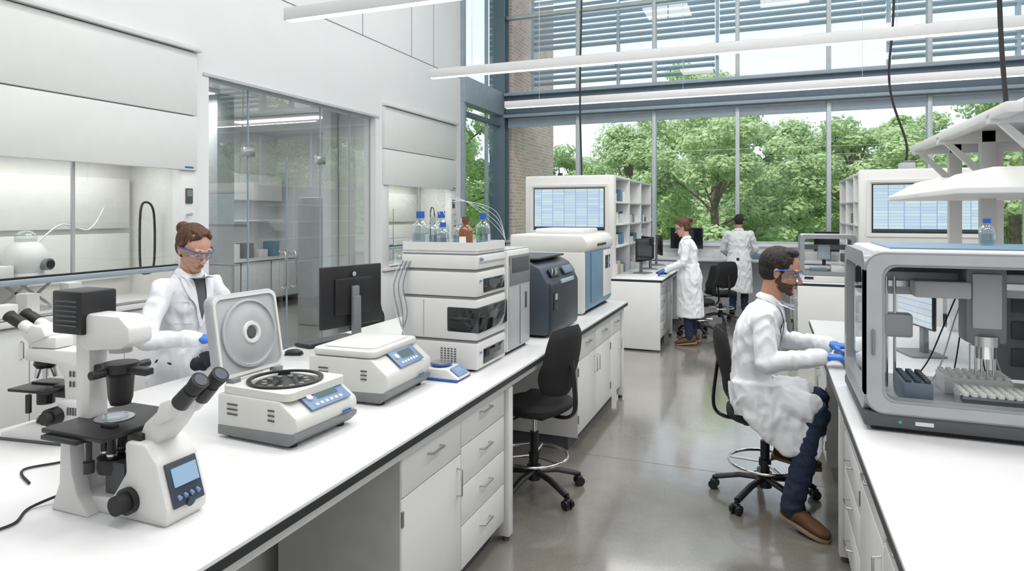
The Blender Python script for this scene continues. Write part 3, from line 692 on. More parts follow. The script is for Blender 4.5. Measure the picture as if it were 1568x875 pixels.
def centrifuge(loc,rz,open_,W=.38,D=.38,H=.19):
    o=MB('benchtop_centrifuge'); x0,x1=-D/2,D/2; y=W/2
    o.prism([(x0,.03),(x1-.01,.03),(x1+.02,H*.45),(x1+.015,H*.6),(x1-.065,H-.025),(x0,H-.025)],'xz',-y,y,CREAM,.012)
    o.prism([(x0+.005,.012),(x1-.02,.012),(x1+.012,.04),(x1+.016,.06),(x0+.005,.05)],'xz',-y-.002,y+.002,MGRY,.005)
    for sx in (-1,1):
        for sy in (-1,1): o.cyl((sx*(D/2-.04),sy*(y-.04),0),(sx*(D/2-.04),sy*(y-.04),.02),.018,BLKM)
    dz=(H-.025)-H*.6; dx=.08; a=math.degrees(math.atan2(dz,dx))
    pc=V((x1-.022,0,H*.8-.008)); L=math.hypot(dx,dz)
    pw=.22
    def P(u,v,h):
        ca,sa=math.cos(rad(a)),math.sin(rad(a)); return pc+V((u*ca+h*sa,v,-u*sa+h*ca))
    o.box(P(0,0.02,.005),(L*.92,pw,.006),BLUEK,.002,rot=(0,a,0)); o.box(P(-.012,.03,.009),(L*.4,.11,.004),LCDG,rot=(0,a,0))
    for k in range(6): o.box(P(.028,-.05+k*.026,.009),(.012,.016,.004),OFFW,.001,rot=(0,a,0))
    o.cyl(P(-.01,-.06,.006),P(-.01,-.06,.016),.013,OFFW)
    for k in range(3):
        o.box((x1-.1,-y-.001,H*.5+.018*k),(.03,.004,.006),DGRY)
        o.box((x0+.08,-y-.001,H*.5+.018*k),(.05,.004,.006),DGRY)
    o.box((x1+.021,.1,.075),(.003,.05,.008),BLUE,rot=(0,-8,0))
    zt=H-.025; cx=x0+.175
    if open_:
        R0=min(.135,W/2-.035)
        outr=rrect(.33,W-.02,.03,6,cx,0); inn=[(cx+R0*math.cos(math.atan2(v,u-cx)),R0*math.sin(math.atan2(v,u-cx))) for u,v in outr]
        o.ring(outr,inn,'xy',zt,zt+.028,CREAM)
        o.lathe([(R0+.007,zt+.028),(R0+.007,zt+.036),(R0-.007,zt+.036),(R0-.01,zt+.005),(0,zt+.003)],(cx,0,0),BLK,40)
        o.lathe([(.11,zt+.005),(.11,zt+.022),(.095,zt+.026),(.04,zt+.012),(.02,zt+.03),(0,zt+.032)],(cx,0,0),BLK,40)
        for k in range(12): t=k*pi/6; o.cyl((cx+.08*math.cos(t),.08*math.sin(t),zt+.018),(cx+.08*math.cos(t),.08*math.sin(t),zt+.026),.011,MGRY,n=12)
        M=Matrix.Translation((x0+.012,0,zt+.03))@Matrix.Rotation(rad(10),4,'Y').inverted()
        lw=W*.98; lh=.33
        o.prism(rrect(lw,lh,.035,6,0,lh/2+.005),'yz',-.04,0,LGRY,.008,M)
        o.ring(rrect(lw*.96,lh*.95,.03,6,0,lh/2+.005),rrect(lw*.9,lh*.88,.03,6,0,lh/2+.005),'yz',0,.008,OFFW,M)
        R=M@Matrix.Translation((0,0,lh/2+.005))@Matrix.Rotation(pi/2,4,'Y')
        def lt(prof,m):
            vs=[];fs=[];n=40
            for r,z in prof:
                for j in range(n): vs.append((r*math.cos(2*pi*j/n),r*math.sin(2*pi*j/n),z))
            for i in range(len(prof)-1):
                for j in range(n): fs.append((i*n+j,i*n+(j+1)%n,(i+1)*n+(j+1)%n,(i+1)*n+j))
            o.raw(vs,fs,m,R)
        lt([(.136,0),(.136,.012),(.126,.014),(.122,.006),(.112,.006),(.1,.012),(.06,.016),(.045,.016)],LGRY); lt([(.045,.016),(.042,.022),(.03,.022),(.025,.014)],OFFW); lt([(.025,.014),(.02,.02),(0,.02)],DGRY)
        for s in (-1,1): o.box((x0+.02,s*(y-.06),zt+.025),(.04,.04,.04),MGRY,.006)
    else:
        o.prism(rrect(.33,W-.004,.04,6,cx,0),'xy',zt+.002,zt+.034,CREAM,.01)
        o.prism(rrect(.27,W-.09,.04,6,cx,0),'xy',zt+.034,zt+.04,OFFW,.002)
    o.done(loc,rz)
centrifuge((-1.735,2.03,ZB),-3,True,.34,.37)
centrifuge((-1.75,2.62,ZB),2,False,.42,.39,.225)
o=MB('digital_mini_balance'); o.prism([(-.09,0),(.1,0),(.1,.02),(.04,.06),(-.09,.06)],'xz',-.075,.075,OFFW,.008); o.box((0,0,.008),(.2,.158,.012),BLUE,.003)
o.box((.073,0,.045),(.06,.11,.004),BLUEK,rot=(0,34,0)); o.box((.07,0,.05),(.03,.06,.004),LCD,rot=(0,34,0)); o.lathe([(0,.075),(.055,.075),(.057,.07),(.05,.066),(.02,.062),(.02,.055)],(-.03,0,0),BLUE); o.lathe([(.05,.076),(.05,.079),(0,.079)],(-.03,0,0),STEEL); o.done((-1.53,2.97,ZB),0)
def monitor(loc,rz,w=.5,h=.31,scr=None,name='computer_monitor'):
    o=MB(name); zc=.17+h/2
    o.box((0,0,zc),(.022,w,h),BLK,.006); o.box((-.016,0,zc),(.02,w*.6,h*.6),BLK,.01); o.box((.0115,0,zc),(.002,w*.95,h*.92),scr or GLOSSB)
    o.box((-.036,0,zc-.02),(.02,.05,.16),MGRY,.006); o.prism([(-.06,0.01),(-.03,.01),(-.03,zc),(-.055,zc)],'xz',-.028,.028,MGRY,.004); o.prism(rrect(.2,.25,.02,4,-.02,0),'xy',0,.012,MGRY,.003)
    o.lathe([(.014,0),(.012,.001),(.0,.001)],(-.0265,0,zc+h*.36),LGRY,20,Matrix.Rotation(-pi/2,3,'Y'))
    o.done(loc,rz)
monitor((-2.32,3.27,ZB),180-14,.46,.36)
def keyboard(loc,rz):
    o=MB('computer_keyboard'); o.box((0,0,.012),(.15,.42,.018),BLK,.005)
    for r in range(5):
        for k in range(15): o.box((-.055+r*.027,-.19+k*.027,.023),(.022,.023,.006),DGRY,.001)
    o.done(loc,rz)
keyboard((-2.66,3.5,ZB),-12); keyboard((.45,4.12,ZB),4); keyboard((-1.38,9.35,ZB),0)
o=MB('computer_mouse'); o.sph((0,0,.012),(.055,.032,.022),BLK); o.box((0,0,.003),(.1,.056,.006),BLK,.002); o.done((-2.62,3.12,ZB+.001),20)
def hplc(loc):
    o=MB('hplc_instrument_stack'); D,W=.46,.40
    for s in (-1,1):
        for t in (-1,1): o.cyl((s*.18,t*.15,0),(s*.18,t*.15,.012),.02,BLKM)
    mods=[(.012,.155,1),(.165,.385,2),(.395,.53,3),(.54,.62,4)]
    for z0,z1,k in mods:
        o.box((0,0,(z0+z1)/2),(D,W,z1-z0),OFFW,.014); o.box((.0,0,z1+.004),(D*.96,W*.96,.01),MGRY)
        zc=(z0+z1)/2; h=z1-z0
        if k==2:
            o.box((D/2-.085,0,zc+.0),(.19,W+.006,h*.62),GLOSSB,.01); o.box((D/2-.0,0,zc),(.012,W*.98,h*.62),GLOSSB,.005)
            o.box((D/2+.005,.12,zc-.02),(.004,.06,.05),LGRY)
            o.box((-.09,-W/2-.001,zc),(.003,.003,h*.9),LGRY)
        elif k==4:
            o.box((D/2+.001,0,zc),(.006,W*.9,.01),LGRY); o.box((D/2+.003,-.14,zc+.015),(.004,.03,.01),BLUEK)
        else:
            o.box((D/2+.001,.02,zc-.01),(.01,W*.72,h*.55),GLOSSB,.004); o.box((D/2+.006,.02,zc-.0),(.004,W*.4,h*.2),DGRY)
            if k==1:
                for j in range(7):
                    for i in range(5): o.box((.02+i*.02,-W/2-.001,.04+j*.013),(.011,.003,.006),DGRY)
        o.box((D/2+.006,-.165,zc+.02),(.005,.02,.01),BLUEK)
    o.box((0,0,.632),(D*.98,W*.98,.016),OFFW,.006)
    o.ring(rrect(D,W,.02,4),rrect(D-.02,W-.02,.015,4),'xy',.64,.685,OFFW)
    for k in range(6):
        y=-.2-.004*k; x=-.17-.012*k
        o.tube(sp([(x,-.2,.58),(x-.03,y-.03,.45),(x-.01,y-.02,.3),(x-.04+.02*k,y-.03,.15),(x,-.2,.05)],6),.0025,TUBEC if k%2 else MGRY,5)
    o.done(loc)
hplc((-1.65,3.31,ZB))
def bottle(loc,mt,capm,h=.2,r=.042,name='solvent_bottle'):
    o=MB(name); o.lathe([(0,0),(r*.95,0),(r,.01),(r,h*.55),(r*.85,h*.66),(r*.38,h*.76),(r*.38,h*.84)],(0,0,0),mt,24)
    if mt is CGLASS: o.lathe([(0,.004),(r*.92,.004),(r*.92,h*.42),(0,h*.42)],(0,0,0),LIQ,20); o.box((r*.9,0,h*.3),(.002,r*.8,h*.2),PAPER)
    o.cyl((0,0,h*.82),(0,0,h),r*.5,capm,n=20)
    if mt is AMBER: o.box((0,-r*.98,h*.3),(r*1.0,.002,h*.2),PAPER)
    o.done(loc)
ztop=ZB+.641
for (x,y,m_,c,h,r) in ((-1.80,3.18,CGLASS,BLUE,.21,.047),(-1.79,3.31,CGLASS,LGRY,.18,.04),(-1.80,3.43,CGLASS,BLUE,.21,.045),(-1.53,3.43,CGLASS,BLUE,.2,.042),(-1.555,3.25,AMBER,SHOE,.18,.04),(-1.66,3.38,CGLASS,LGRY,.17,.035),(-1.67,3.2,CGLASS,BLUE,.15,.035)): bottle((x,y,ztop),m_,c,h,r)
o=MB('solvent_tubing')
for k in range(4): o.tube(sp([(-.1+.03*k,.0,0),(-.08,.03,.06+.02*k),(.05,.15,.08),(.2,.25,.02-.03*k),(.25,.28,-.15)],6),.0016,TUBEC,5)
o.done((-1.70,3.3,ztop+.19))
o=MB('detector_tower_module'); D,W,H=.46,.38,.62
o.box((0,0,.01),(D*.9,W*.9,.02),BLKM); o.box((0,0,.02+.3),(D,W,.6),OFFW,.012)
o.box((D/2,.0,.28),(.012,W*.94,.5),LGRY,.005); o.box((D/2+.006,.0,.5),(.01,W*.9,.18),MGRY,.005); o.box((D/2+.012,.0,.53),(.006,W*.75,.09),DGRY,.003); o.box((D/2+.008,0,.22),(.004,.004,.36),MGRY); o.box((0,0,.622),(D*.96,W*.96,.012),LGRY,.004)
o.box((D/2+.008,.1,.3),(.01,.02,.1),DGRY,.003)
o.done((-1.655,3.735,ZB))
o=MB('navy_mass_detector'); D,W,H=.52,.72,.52
o.prism([(-.26,.015),(.24,.015),(.26,.04),(.26,.36),(.2,.47),(.1,.52),(-.26,.52)],'xz',-W/2,W/2,NAVYL,.02)
o.prism([(-.2,.015),(.265,.015),(.275,.05),(.275,.34),(.262,.375),(.2,.36)],'xz',-W/2+.03,W/2-.03,NAVY,.01)
o.prism(rrect(.4,W*.9,.03,4,-.03,0),'xy',.52,.535,NAVY,.004)
o.box((.278,-.24,.24),(.006,.09,.12),BLK,.003); o.box((.282,-.24,.27),(.004,.05,.04),LGRY); o.box((.27,.05,.36),(.02,.3,.03),SLATEL,.005,rot=(0,-15,0))
o.box((.24,-.15,.43),(.012,.22,.06),GLOSSB,.004,rot=(0,-32,0)); o.box((.245,.16,.43),(.012,.25,.06),SLATE,.004,rot=(0,-32,0))
for k in range(5): o.box((-.1+k*.04,-W/2-.001,.12),(.025,.003,.08),BLK)
o.box((0,0,.008),(.44,.6,.016),BLKM); o.done((-1.63,4.49,ZB))
o=MB('large_mass_spectrometer'); 
o.prism([(-.33,.02),(.3,.02),(.33,.06),(.33,.5),(.31,.56),(-.33,.56)],'xz',-.46,.46,SKYP,.015)
o.prism([(-.34,.5),(.3,.5),(.345,.54),(.345,.6),(.3,.66),(-.34,.66)],'xz',-.475,.475,CREAM,.02)
o.prism([(-.34,.01),(.3,.01),(.32,.03),(.32,.52),(-.34,.52)],'xz',-.478,-.44,CREAM,.01)
o.box((.335,-.12,.3),(.01,.4,.42),SKYP,.006); o.box((.335,.25,.3),(.012,.3,.42),OFFW,.008); o.box((.342,.25,.4),(.006,.18,.12),GLOSSB,.003); o.box((.35,0,.57),(.006,.3,.02),NAVY)
o.box((-.0,.1,.68),(.45,.5,.05),OFFW,.015); o.box((0,0,.006),(.6,.8,.012),BLKM); o.done((-1.72,5.65,ZB))

# ------------------------------------------------------------------ liquid handler
def handler(loc,W=1.1,D=.70,H=.69,name='liquid_handling_robot'):
    o=MB(name)
    o.prism([(0,.02),(W,.02),(W,.05),(W-.01,.075),(.01,.075),(0,.05)],'xz',0,D,DGRY,.006); o.bb(.03,W-.03,.03,D-.03,0,.02,BLKM)
    o.bb(.03,W-.03,.03,D-.03,.075,.085,LGRY)
    hh=H-.07
    outr=rrect(W,hh,.07,6,W/2,.07+hh/2); inn=rrect(W-.14,hh-.11,.045,6,W/2,.07+hh/2)
    o.ring(outr,inn,'xz',0,.06,SILV); o.ring(rrect(W-.015,hh-.015,.06,6,W/2,.07+hh/2),rrect(W-.12,hh-.09,.045,6,W/2,.07+hh/2),'xz',-.006,0,LGRY)
    for x in (0,W-.035):
        o.ring(rrect(D,hh,.07,6,D/2,.07+hh/2),rrect(D-.14,hh-.13,.04,6,D/2,.07+hh/2),'yz',x,x+.035,SILV)
        o.quad((x+.02,.06,.12),(x+.02,D-.06,.12),(x+.02,D-.06,H-.06),(x+.02,.06,H-.06),ACRY)
    o.box((W/2,D/2,H-.012),(W-.06,D-.05,.045),OFFW,.018); o.bb(.1,W-.1,.08,D-.1,H+.01,H+.016,SKYP)
    o.bb(.06,W-.06,.08,D-.05,H-.05,H-.04,DGRY)
    o.bb(.03,W-.03,D-.03,D-.02,H*.74,H-.04,DGRY) 
    o.bb(W*.55,W-.03,D-.035,D-.025,.1,H*.74,MGRY)
    for k in range(3): o.bb(W*.6,W-.08,D-.045,D-.035,.16+k*.12,.24+k*.12,DGRY,.003)
    o.quad((.04,D-.02,.1),(W*.55,D-.02,.1),(W*.55,D-.02,H*.74),(.04,D-.02,H*.74),ACRY)
    o.bb(.06,W-.06,D*.55,D*.55+.06,H-.2,H-.1,LGRY,.008); o.bb(.06,W-.06,D*.55-.01,D*.55,H-.165,H-.14,STEEL)
    gx=W*.42
    o.box((gx,D*.45,H-.22),(.14,.12,.3),MGRY,.012); o.box((gx+.0,D*.45-.065,H-.2),(.1,.012,.22),LGRY,.006)
    o.box((gx-.15,D*.42,H-.16),(.2,.1,.07),LGRY,.01)
    o.cyl((gx,D*.4,H-.38),(gx,D*.4,H-.34),.05,STEEL); o.cyl((gx,D*.4,H-.43),(gx,D*.4,H-.38),.035,CHROME)
    for k in range(4): o.cyl((gx-.03+.02*k,D*.4,H-.5),(gx-.03+.02*k,D*.4,H-.43),.005,STEEL,n=8)
    ax=W*.72
    o.box((ax,D*.5,H-.28),(.1,.14,.42),LGRY,.01); 
    for k in range(2): o.box((ax+.1,D*.3,H-.2-.07*k),(.28,.03,.035),DGRY,.004,rot=(0,12,0))
    for k in range(3): o.cyl((.1+k*.03,D*.52,.09),(.1+k*.03,D*.52,H-.12),.006,STEEL,n=8)
    o.box((W*.16,D*.55,H-.33),(.1,.08,.1),LGRY,.01); 
    def rk(x,y,w,d,h,m_,n1,n2,mt2):
        o.box((x,y,.085+h/2),(w,d,h),m_,.004)
        for i in range(n1):
            for j in range(n2): o.cyl((x-w/2+w*(i+.5)/n1,y-d/2+d*(j+.5)/n2,.085+h),(x-w/2+w*(i+.5)/n1,y-d/2+d*(j+.5)/n2,.085+h+.012),min(w/n1,d/n2)*.36,mt2,n=8)
    rk(.2,D*.3,.1,.22,.09,SLATE,3,7,NAVYL)
    rk(.48,D*.3,.26,.17,.05,CGLASS,9,6,PAPER); rk(.46,D*.62,.24,.16,.07,OFFW,8,5,PAPER)
    rk(.8,D*.35,.2,.16,.04,OFFW,8,5,LGRY)
    for k in range(6): o.tube(sp([(gx+.02*k-.04,D*.5,H-.08),(gx-.1+.03*k,D*.6,H-.3),(gx-.15+.05*k,D*.7,.2),(gx-.2+.07*k,D*.75,.1)],5),.003,TUBEC if k%2 else BLKM,5)
    o.box((.2,-.004,.046),(.06,.004,.014),OFFW); o.cyl((.12,-.001,.046),(.12,-.006,.046),.006,GREEN,n=10)
    o.box((.03,-.01,H*.5),(.012,.012,.1),MGRY,.004)
    return o.done(loc)
h1=handler((.345,2.845,ZB))
o=MB('benchtop_dispensing_printer'); W,D,H=.62,.5,.58
o.box((W/2,D/2,.05),(W,D,.1),OFFW,.015); o.ring(rrect(W,H-.08,.05,5,W/2,.08+(H-.08)/2),rrect(W-.1,H-.18,.03,5,W/2,.08+(H-.08)/2),'xz',0,.05,SILV); o.ring(rrect(W,H-.08,.05,5,W/2,.08+(H-.08)/2),rrect(W-.1,H-.18,.03,5,W/2,.08+(H-.08)/2),'xz',D-.05,D,SILV)
o.box((W/2,D/2,H-.02),(W-.04,D-.02,.04),OFFW,.01); o.box((W*.5,D*.5,H-.16),(W-.1,.05,.06),MGRY,.006); o.box((W*.45,D*.4,H-.22),(.14,.1,.18),SLATEL,.01); o.cyl((W*.45,D*.35,.2),(W*.45,D*.35,.3),.02,BLK); o.box((W*.35,D*.35,.13),(.2,.2,.06),SLATE,.008); o.box((W*.7,D*.4,.15),(.16,.2,.1),OFFW,.008); o.box((W*.8,D*.3,.3),(.07,.1,.1),DGRY,.01)
o.box((.1,-.003,.05),(.1,.006,.03),NAVY); o.done((.36,8.74,ZB))
monitor((.82,4.5,ZB),195,.42,.3,SCRW)
o=MB('overhead_service_shelf')
for y in (3.75,4.75,5.5):
    o.bb(1.2,1.28,y-.03,y+.03,ZB,2.3,OFFW,.006); o.bb(1.45,1.5,y-.12,y+.12,ZB,2.3,OFFW,.006)
    o.prism([(.98,2.18),(1.8,2.18),(1.8,2.27),(1.1,2.27),(.98,2.23)],'xz',y-.03,y+.03,OFFW,.004)
    o.prism([(1.0,2.2),(1.04,2.2),(1.28,1.95),(1.24,1.93)],'xz',y-.015,y+.015,OFFW)
o.bb(.98,1.05,3.5,5.6,2.2,2.25,OFFW,.006); o.bb(1.05,1.8,3.5,5.6,2.25,2.265,OFFW,.003)
o.bb(1.25,1.75,3.6,5.6,1.98,2.0,OFFW); 
def canopy(y0,y1,z0,z1):
    x0,x1,ix=.82,1.75,.16
    vs=[(x0,y0,z0),(x1,y0,z0),(x1,y1,z0),(x0,y1,z0),(x0,y0,z0+.03),(x1,y0,z0+.03),(x1,y1,z0+.03),(x0,y1,z0+.03),(x0+ix,y0+.12,z1),(x1,y0+.12,z1),(x1,y1-.12,z1),(x0+ix,y1-.12,z1)]
    tb=bmesh.new(); bv=[tb.verts.new(v) for v in vs]
    for f in ((0,1,2,3),(0,1,5,4),(1,2,6,5),(2,3,7,6),(3,0,4,7),(4,5,9,8),(5,6,10,9),(6,7,11,10),(7,4,8,11),(8,9,10,11)): tb.faces.new([bv[k] for k in f])
    bmesh.ops.recalc_face_normals(tb,faces=tb.faces); bmesh.ops.bevel(tb,geom=tb.edges[:],offset=.004,segments=1,affect='EDGES'); o.merge(tb,OFFW)
canopy(3.55,4.45,1.84,1.97); canopy(4.55,5.5,1.84,1.97)
o.done()
bottle((.98,3.12,ZB+.708),CGLASS,BLUE,.13,.04); bottle((.86,3.3,ZB+.708),CGLASS,BLUE,.11,.03)
monitor((-1.62,9.15,ZB),-15,.5,.32,None); monitor((-1.7,9.9,ZB),-150,.5,.32,None); monitor((-1.65,10.7,ZB),20,.5,.32,SCRY)
monitor((-1.45,12.75,ZB),-90,.6,.4,None)
monitor((1.0,12.7,ZB),-90,.5,.35,None)
o=MB('counter_boxes'); 
for (x,w,h,m_) in ((-.9,.12,.16,OFFW),(-.2,.16,.1,SKYP),(.3,.1,.14,OFFW),(.5,.15,.2,MGRY)): o.box((x,0,h/2),(w,.15,h),m_,.006)
o.done((0,12.75,ZB))

# ------------------------------------------------------------------ people
def tcap(p0,p1,r0,r1,n=16,k=4):
    p0=V(p0);p1=V(p1); d=(p1-p0); L=d.length
    if L<1e-6: d=V((0,0,1))
    d.normalize(); a,b=frame_of(d); prof=[]
    for i in range(k+1): t=-pi/2+pi/2*i/k; prof.append((p0+d*(r0*math.sin(t)),max(r0*math.cos(t),1e-4)))
    for i in range(k+1): t=pi/2*i/k; prof.append((p1+d*(r1*math.sin(t)),max(r1*math.cos(t),1e-4)))
    vs=[];fs=[]
    for c,r in prof:
        for j in range(n): t=2*pi*j/n; vs.append(c+(a*math.cos(t)+b*math.sin(t))*r)
    for i in range(len(prof)-1):
        for j in range(n): j2=(j+1)%n; fs.append((i*n+j,i*n+j2,(i+1)*n+j2,(i+1)*n+j))
    fs.append(list(range(n))[::-1]); fs.append([(len(prof)-1)*n+j for j in range(n)])
    return vs,fs
def ell(c,r,u=20,v=14):
    vs=[];fs=[]; c=V(c)
    for i in range(1,v):
        p=pi*i/v
        for j in range(u): t=2*pi*j/u; vs.append(c+V((r[0]*math.sin(p)*math.cos(t),r[1]*math.sin(p)*math.sin(t),r[2]*math.cos(p))))
    for i in range(v-2):
        for j in range(u): j2=(j+1)%u; fs.append((i*u+j,(i+1)*u+j,(i+1)*u+j2,i*u+j2))
    vs.append(c+V((0,0,r[2]))); vs.append(c-V((0,0,r[2]))); T=len(vs)-2
    for j in range(u): j2=(j+1)%u; fs.append((T,j,j2)); fs.append((T+1,(v-2)*u+j2,(v-2)*u+j))
    return vs,fs
def loft(secs,n=28,pw=.85):
    vs=[];fs=[]
    for c,A,B in secs:
        for j in range(n):
            t=2*pi*j/n; cc=math.cos(t);ss=math.sin(t)
            vs.append(V(c)+V(A)*(abs(cc)**pw*(1 if cc>0 else -1))+V(B)*(abs(ss)**pw*(1 if ss>0 else -1)))
    for i in range(len(secs)-1):
        for j in range(n): j2=(j+1)%n; fs.append((i*n+j,i*n+j2,(i+1)*n+j2,(i+1)*n+j))
    fs.append(list(range(n))[::-1]); fs.append([(len(secs)-1)*n+j for j in range(n)])
    return vs,fs
def fuse(parts,vox,sm=4,M=None,wr=0,wf=(9,9,4),seed=0):
    vs=[];fs=[]
    for pv,pf in parts:
        k=len(vs); vs+=[(M@V(v)) if M else V(v) for v in pv]; fs+=[[i+k for i in f] for f in pf]
    me=bpy.data.meshes.new('tmp'); me.from_pydata(vs,[],fs)
    bm=bmesh.new(); bm.from_mesh(me); bmesh.ops.recalc_face_normals(bm,faces=bm.faces); bm.to_mesh(me); bm.free()
    ob=bpy.data.objects.new('tmp',me); COL.objects.link(ob)
    r=ob.modifiers.new('r','REMESH'); r.mode='VOXEL'; r.voxel_size=vox
    if sm: s=ob.modifiers.new('s','SMOOTH'); s.factor=.5; s.iterations=sm
    dg=bpy.context.evaluated_depsgraph_get(); ev=ob.evaluated_get(dg); res=bpy.data.meshes.new_from_object(ev)
    bpy.data.objects.remove(ob); bpy.data.meshes.remove(me)
    if wr:
        ns=[v.normal.copy() for v in res.vertices]
        for v,nn in zip(res.vertices,ns):
            p=V((v.co.x*wf[0]+seed,v.co.y*wf[1],v.co.z*wf[2]))
            p+=.6*noise.noise_vector(p*.7)
            q=noise.noise(p)+.4*noise.noise(p*2.3); q=(1-abs(q)*2.6)
            v.co+=nn*wr*q
    return res
Z=V((0,0,1))
def hand_parts(curl=(25,35,25),spread=1):
    P=[];ys=(.03,.0105,-.0095,-.029);Ls=(.068,.076,.07,.055)
    for i,(y,L) in enumerate(zip(ys,Ls)):
        P.append(tcap((.0,y*.55,0),(.088-abs(i-1)*.004,y,0),.0155,.0125,12,3))
        p=V((.088-abs(i-1)*.004,y,0)); ang=0
        for s,(f,r) in enumerate(((.45,.0094),(.32,.0085),(.27,.0075))):
            ang+=curl[s]+i*2; q=p+V((math.cos(rad(ang)),.12*y/.03*spread*.6,-math.sin(rad(ang))))*L*f
            P.append(tcap(p,q,r,r*.92,10,3)); p=q
    P.append(tcap((.02,.02,-.006),(.052,.05,-.014),.0155,.0125,12,3)); P.append(tcap((.052,.05,-.014),(.08,.06,-.022),.011,.0098,10,3)); P.append(tcap((.08,.06,-.022),(.103,.058,-.03),.0095,.008,10,3))
    P.append(tcap((-.03,0,0),(.02,0,0),.027,.026))
    return P
def add_hand(o,wr,el,mt,up=Z,left=True,curl=(25,35,25),d=None):
    d=(V(d) if d else (V(wr)-V(el))).normalized(); y=up.cross(d).normalized(); z=d.cross(y)
    if left: y=-y
    M=Matrix.Translation(V(wr)+d*.01)@Matrix((( d.x,y.x,z.x,0),(d.y,y.y,z.y,0),(d.z,y.z,z.z,0),(0,0,0,1)))
    o.mesh(fuse(hand_parts(curl),.0034,2,M),mt)
def head(o,H,yaw,pitch,neck,skin,hair,style,S=1.0,beard=False,gog=True,roll=0):
    R=Matrix.Rotation(rad(yaw),4,'Z')@Matrix.Rotation(rad(pitch),4,'Y')@Matrix.Rotation(rad(roll),4,'X')
    M=Matrix.Translation(H)@R@Matrix.Diagonal((S,S*.96,S,1)); Mi=M.inverted()
    nk=Mi@V(neck); fem=style=='bun'; jw=.8 if fem else 1
    P=[ell((-.012,0,.03),(.098,.077,.1)),ell((.02,0,-.038),(.064,.056*(.95 if fem else 1),.070)),tcap((.066,.006,-.1),(.066,-.006,-.1),.018*jw,.018*jw),
       tcap((.0,.049*jw,-.055),(.058,.018*jw,-.098),.016,.016),tcap((.0,-.049*jw,-.055),(.058,-.018*jw,-.098),.016,.016),
       ell((.056,.036,-.03),(.024,.022,.024)),ell((.056,-.036,-.03),(.024,.022,.024)),ell((.064,0,-.064),(.026,.03,.022)),
       tcap((.083,0,.004),(.107,0,-.034),.0065,.0105,10),ell((.096,.0105,-.04),(.011,.0075,.007)),ell((.096,-.0105,-.04),(.011,.0075,.007)),
       tcap((.076,-.045,.022),(.085,-.006,.02),.009,.008,10),tcap((.076,.045,.022),(.085,.006,.02),.009,.008,10),
       tcap(nk,(-.025,0,-.06),(.05 if fem else .062)/S,.045 if fem else .053),]
    for s in (-1,1):
        P.append(ell((-.012,s*.077,-.01),(.016,.007,.028))); P.append(ell((-.018,s*.083,.0),(.012,.006,.02)))
    o.mesh(fuse(P,.0036,3,M),skin)
    def T(p): return M@V(p)
    def E(c,r,mt,u=14,v=10):
        a,b=ell(c,r,u,v); o.raw(a,b,mt,M)
    for s in (-1,1):
        E((.0745,s*.031,-.001),(.0095,.0135,.0066),EYEW); E((.0802,s*.031,-.002),(.0055,.0055,.0055),IRIS)
        E((.0738,s*.031,.0038),(.0115,.0155,.0056),skin)
        o.tube([T(p) for p in ((.0865,s*.013,.0215),(.0875,s*.028,.026),(.078,s*.047,.022))],.0026*S,hair,6)
    E((.0895,0,-.0625),(.006,.021,.0038),LIP); E((.0885,0,-.0700),(.0065,.018,.0046),LIP)
    if fem:
        hp=[ell((-.03,0,.04),(.098,.083,.098)),ell((-.05,0,.0),(.068,.074,.075)),
            tcap((.055,.03,.098),(-.01,.08,.02),.015,.012),tcap((.055,-.03,.098),(-.01,-.08,.02),.015,.012),
            ell((.018,0,.112),(.05,.05,.02)),ell((-.135,0,.07),(.036,.036,.036)),ell((-.15,.012,.078),(.024,.024,.024)),tcap((-.09,0,.05),(-.13,0,.07),.03,.026)]
    else:
        hp=[ell((-.024,0,.04),(.101,.0835,.095)),ell((-.045,0,.0),(.072,.074,.07)),ell((.022,0,.108),(.045,.055,.026)),tcap((.012,.073,.045),(.012,.074,.0),.009,.005),tcap((.012,-.073,.045),(.012,-.074,.0),.009,.005)]
    o.mesh(fuse(hp,.0042,3,M,wr=.0022,wf=(40,190,30)),hair)
    if beard:
        bp=[ell((.0205,0,-.06),(.0638,.056,.05)),tcap((.066,.006,-.101),(.066,-.006,-.101),.0178,.0178),tcap((.0,.0505,-.053),(.058,.019,-.098),.0158,.0160),tcap((.0,-.0505,-.053),(.058,-.019,-.098),.0158,.0160),ell((.0845,0,-.0545),(.0065,.02,.0038)),tcap((.008,.064,-.01),(.0,.056,-.05),.006,.012),tcap((.008,-.064,-.01),(.0,-.056,-.05),.006,.012)]
        o.mesh(fuse(bp,.0036,2,M,wr=.0006,wf=(200,200,200)),BEARD)
    if gog:
        pts=[(.03,.084,.006),(.07,.07,.006),(.098,.045,.004),(.108,.012,.003),(.108,-.012,.003),(.098,-.045,.004),(.07,-.07,.006),(.03,-.084,.006)]
        top=[(x,y,z+.017) for x,y,z in pts]; bot=[(x-.004,y*.95,z-.022+(.008 if abs(y)<.02 else 0)) for x,y,z in pts]
        st=sp(top,4); sb=sp(bot,4); n=len(st)
        o.raw(st+sb,[(i,i+1,n+i+1,n+i) for i in range(n-1)],GOGL,M)
        o.tube([T(p) for p in st],.0026*S,GOGF,6); o.tube([T(p) for p in sb],.001*S,GOGF,6)
        for s in (-1,1): o.tube([T(p) for p in ((.04,s*.084,.02),(-.005,s*.088,.012),(-.025,s*.088,.0))],.0038*S,GOGF,6)
def project(bvh,frame,pts,off):
    O,R_,U,F=frame; out=[]
    for u,v in pts:
        q=O+R_*u+U*v+F*.6; h=bvh.ray_cast(q,-F,1.2)
        out.append((h[0]+h[1]*off) if h[0] else q-F*.45)
    return out
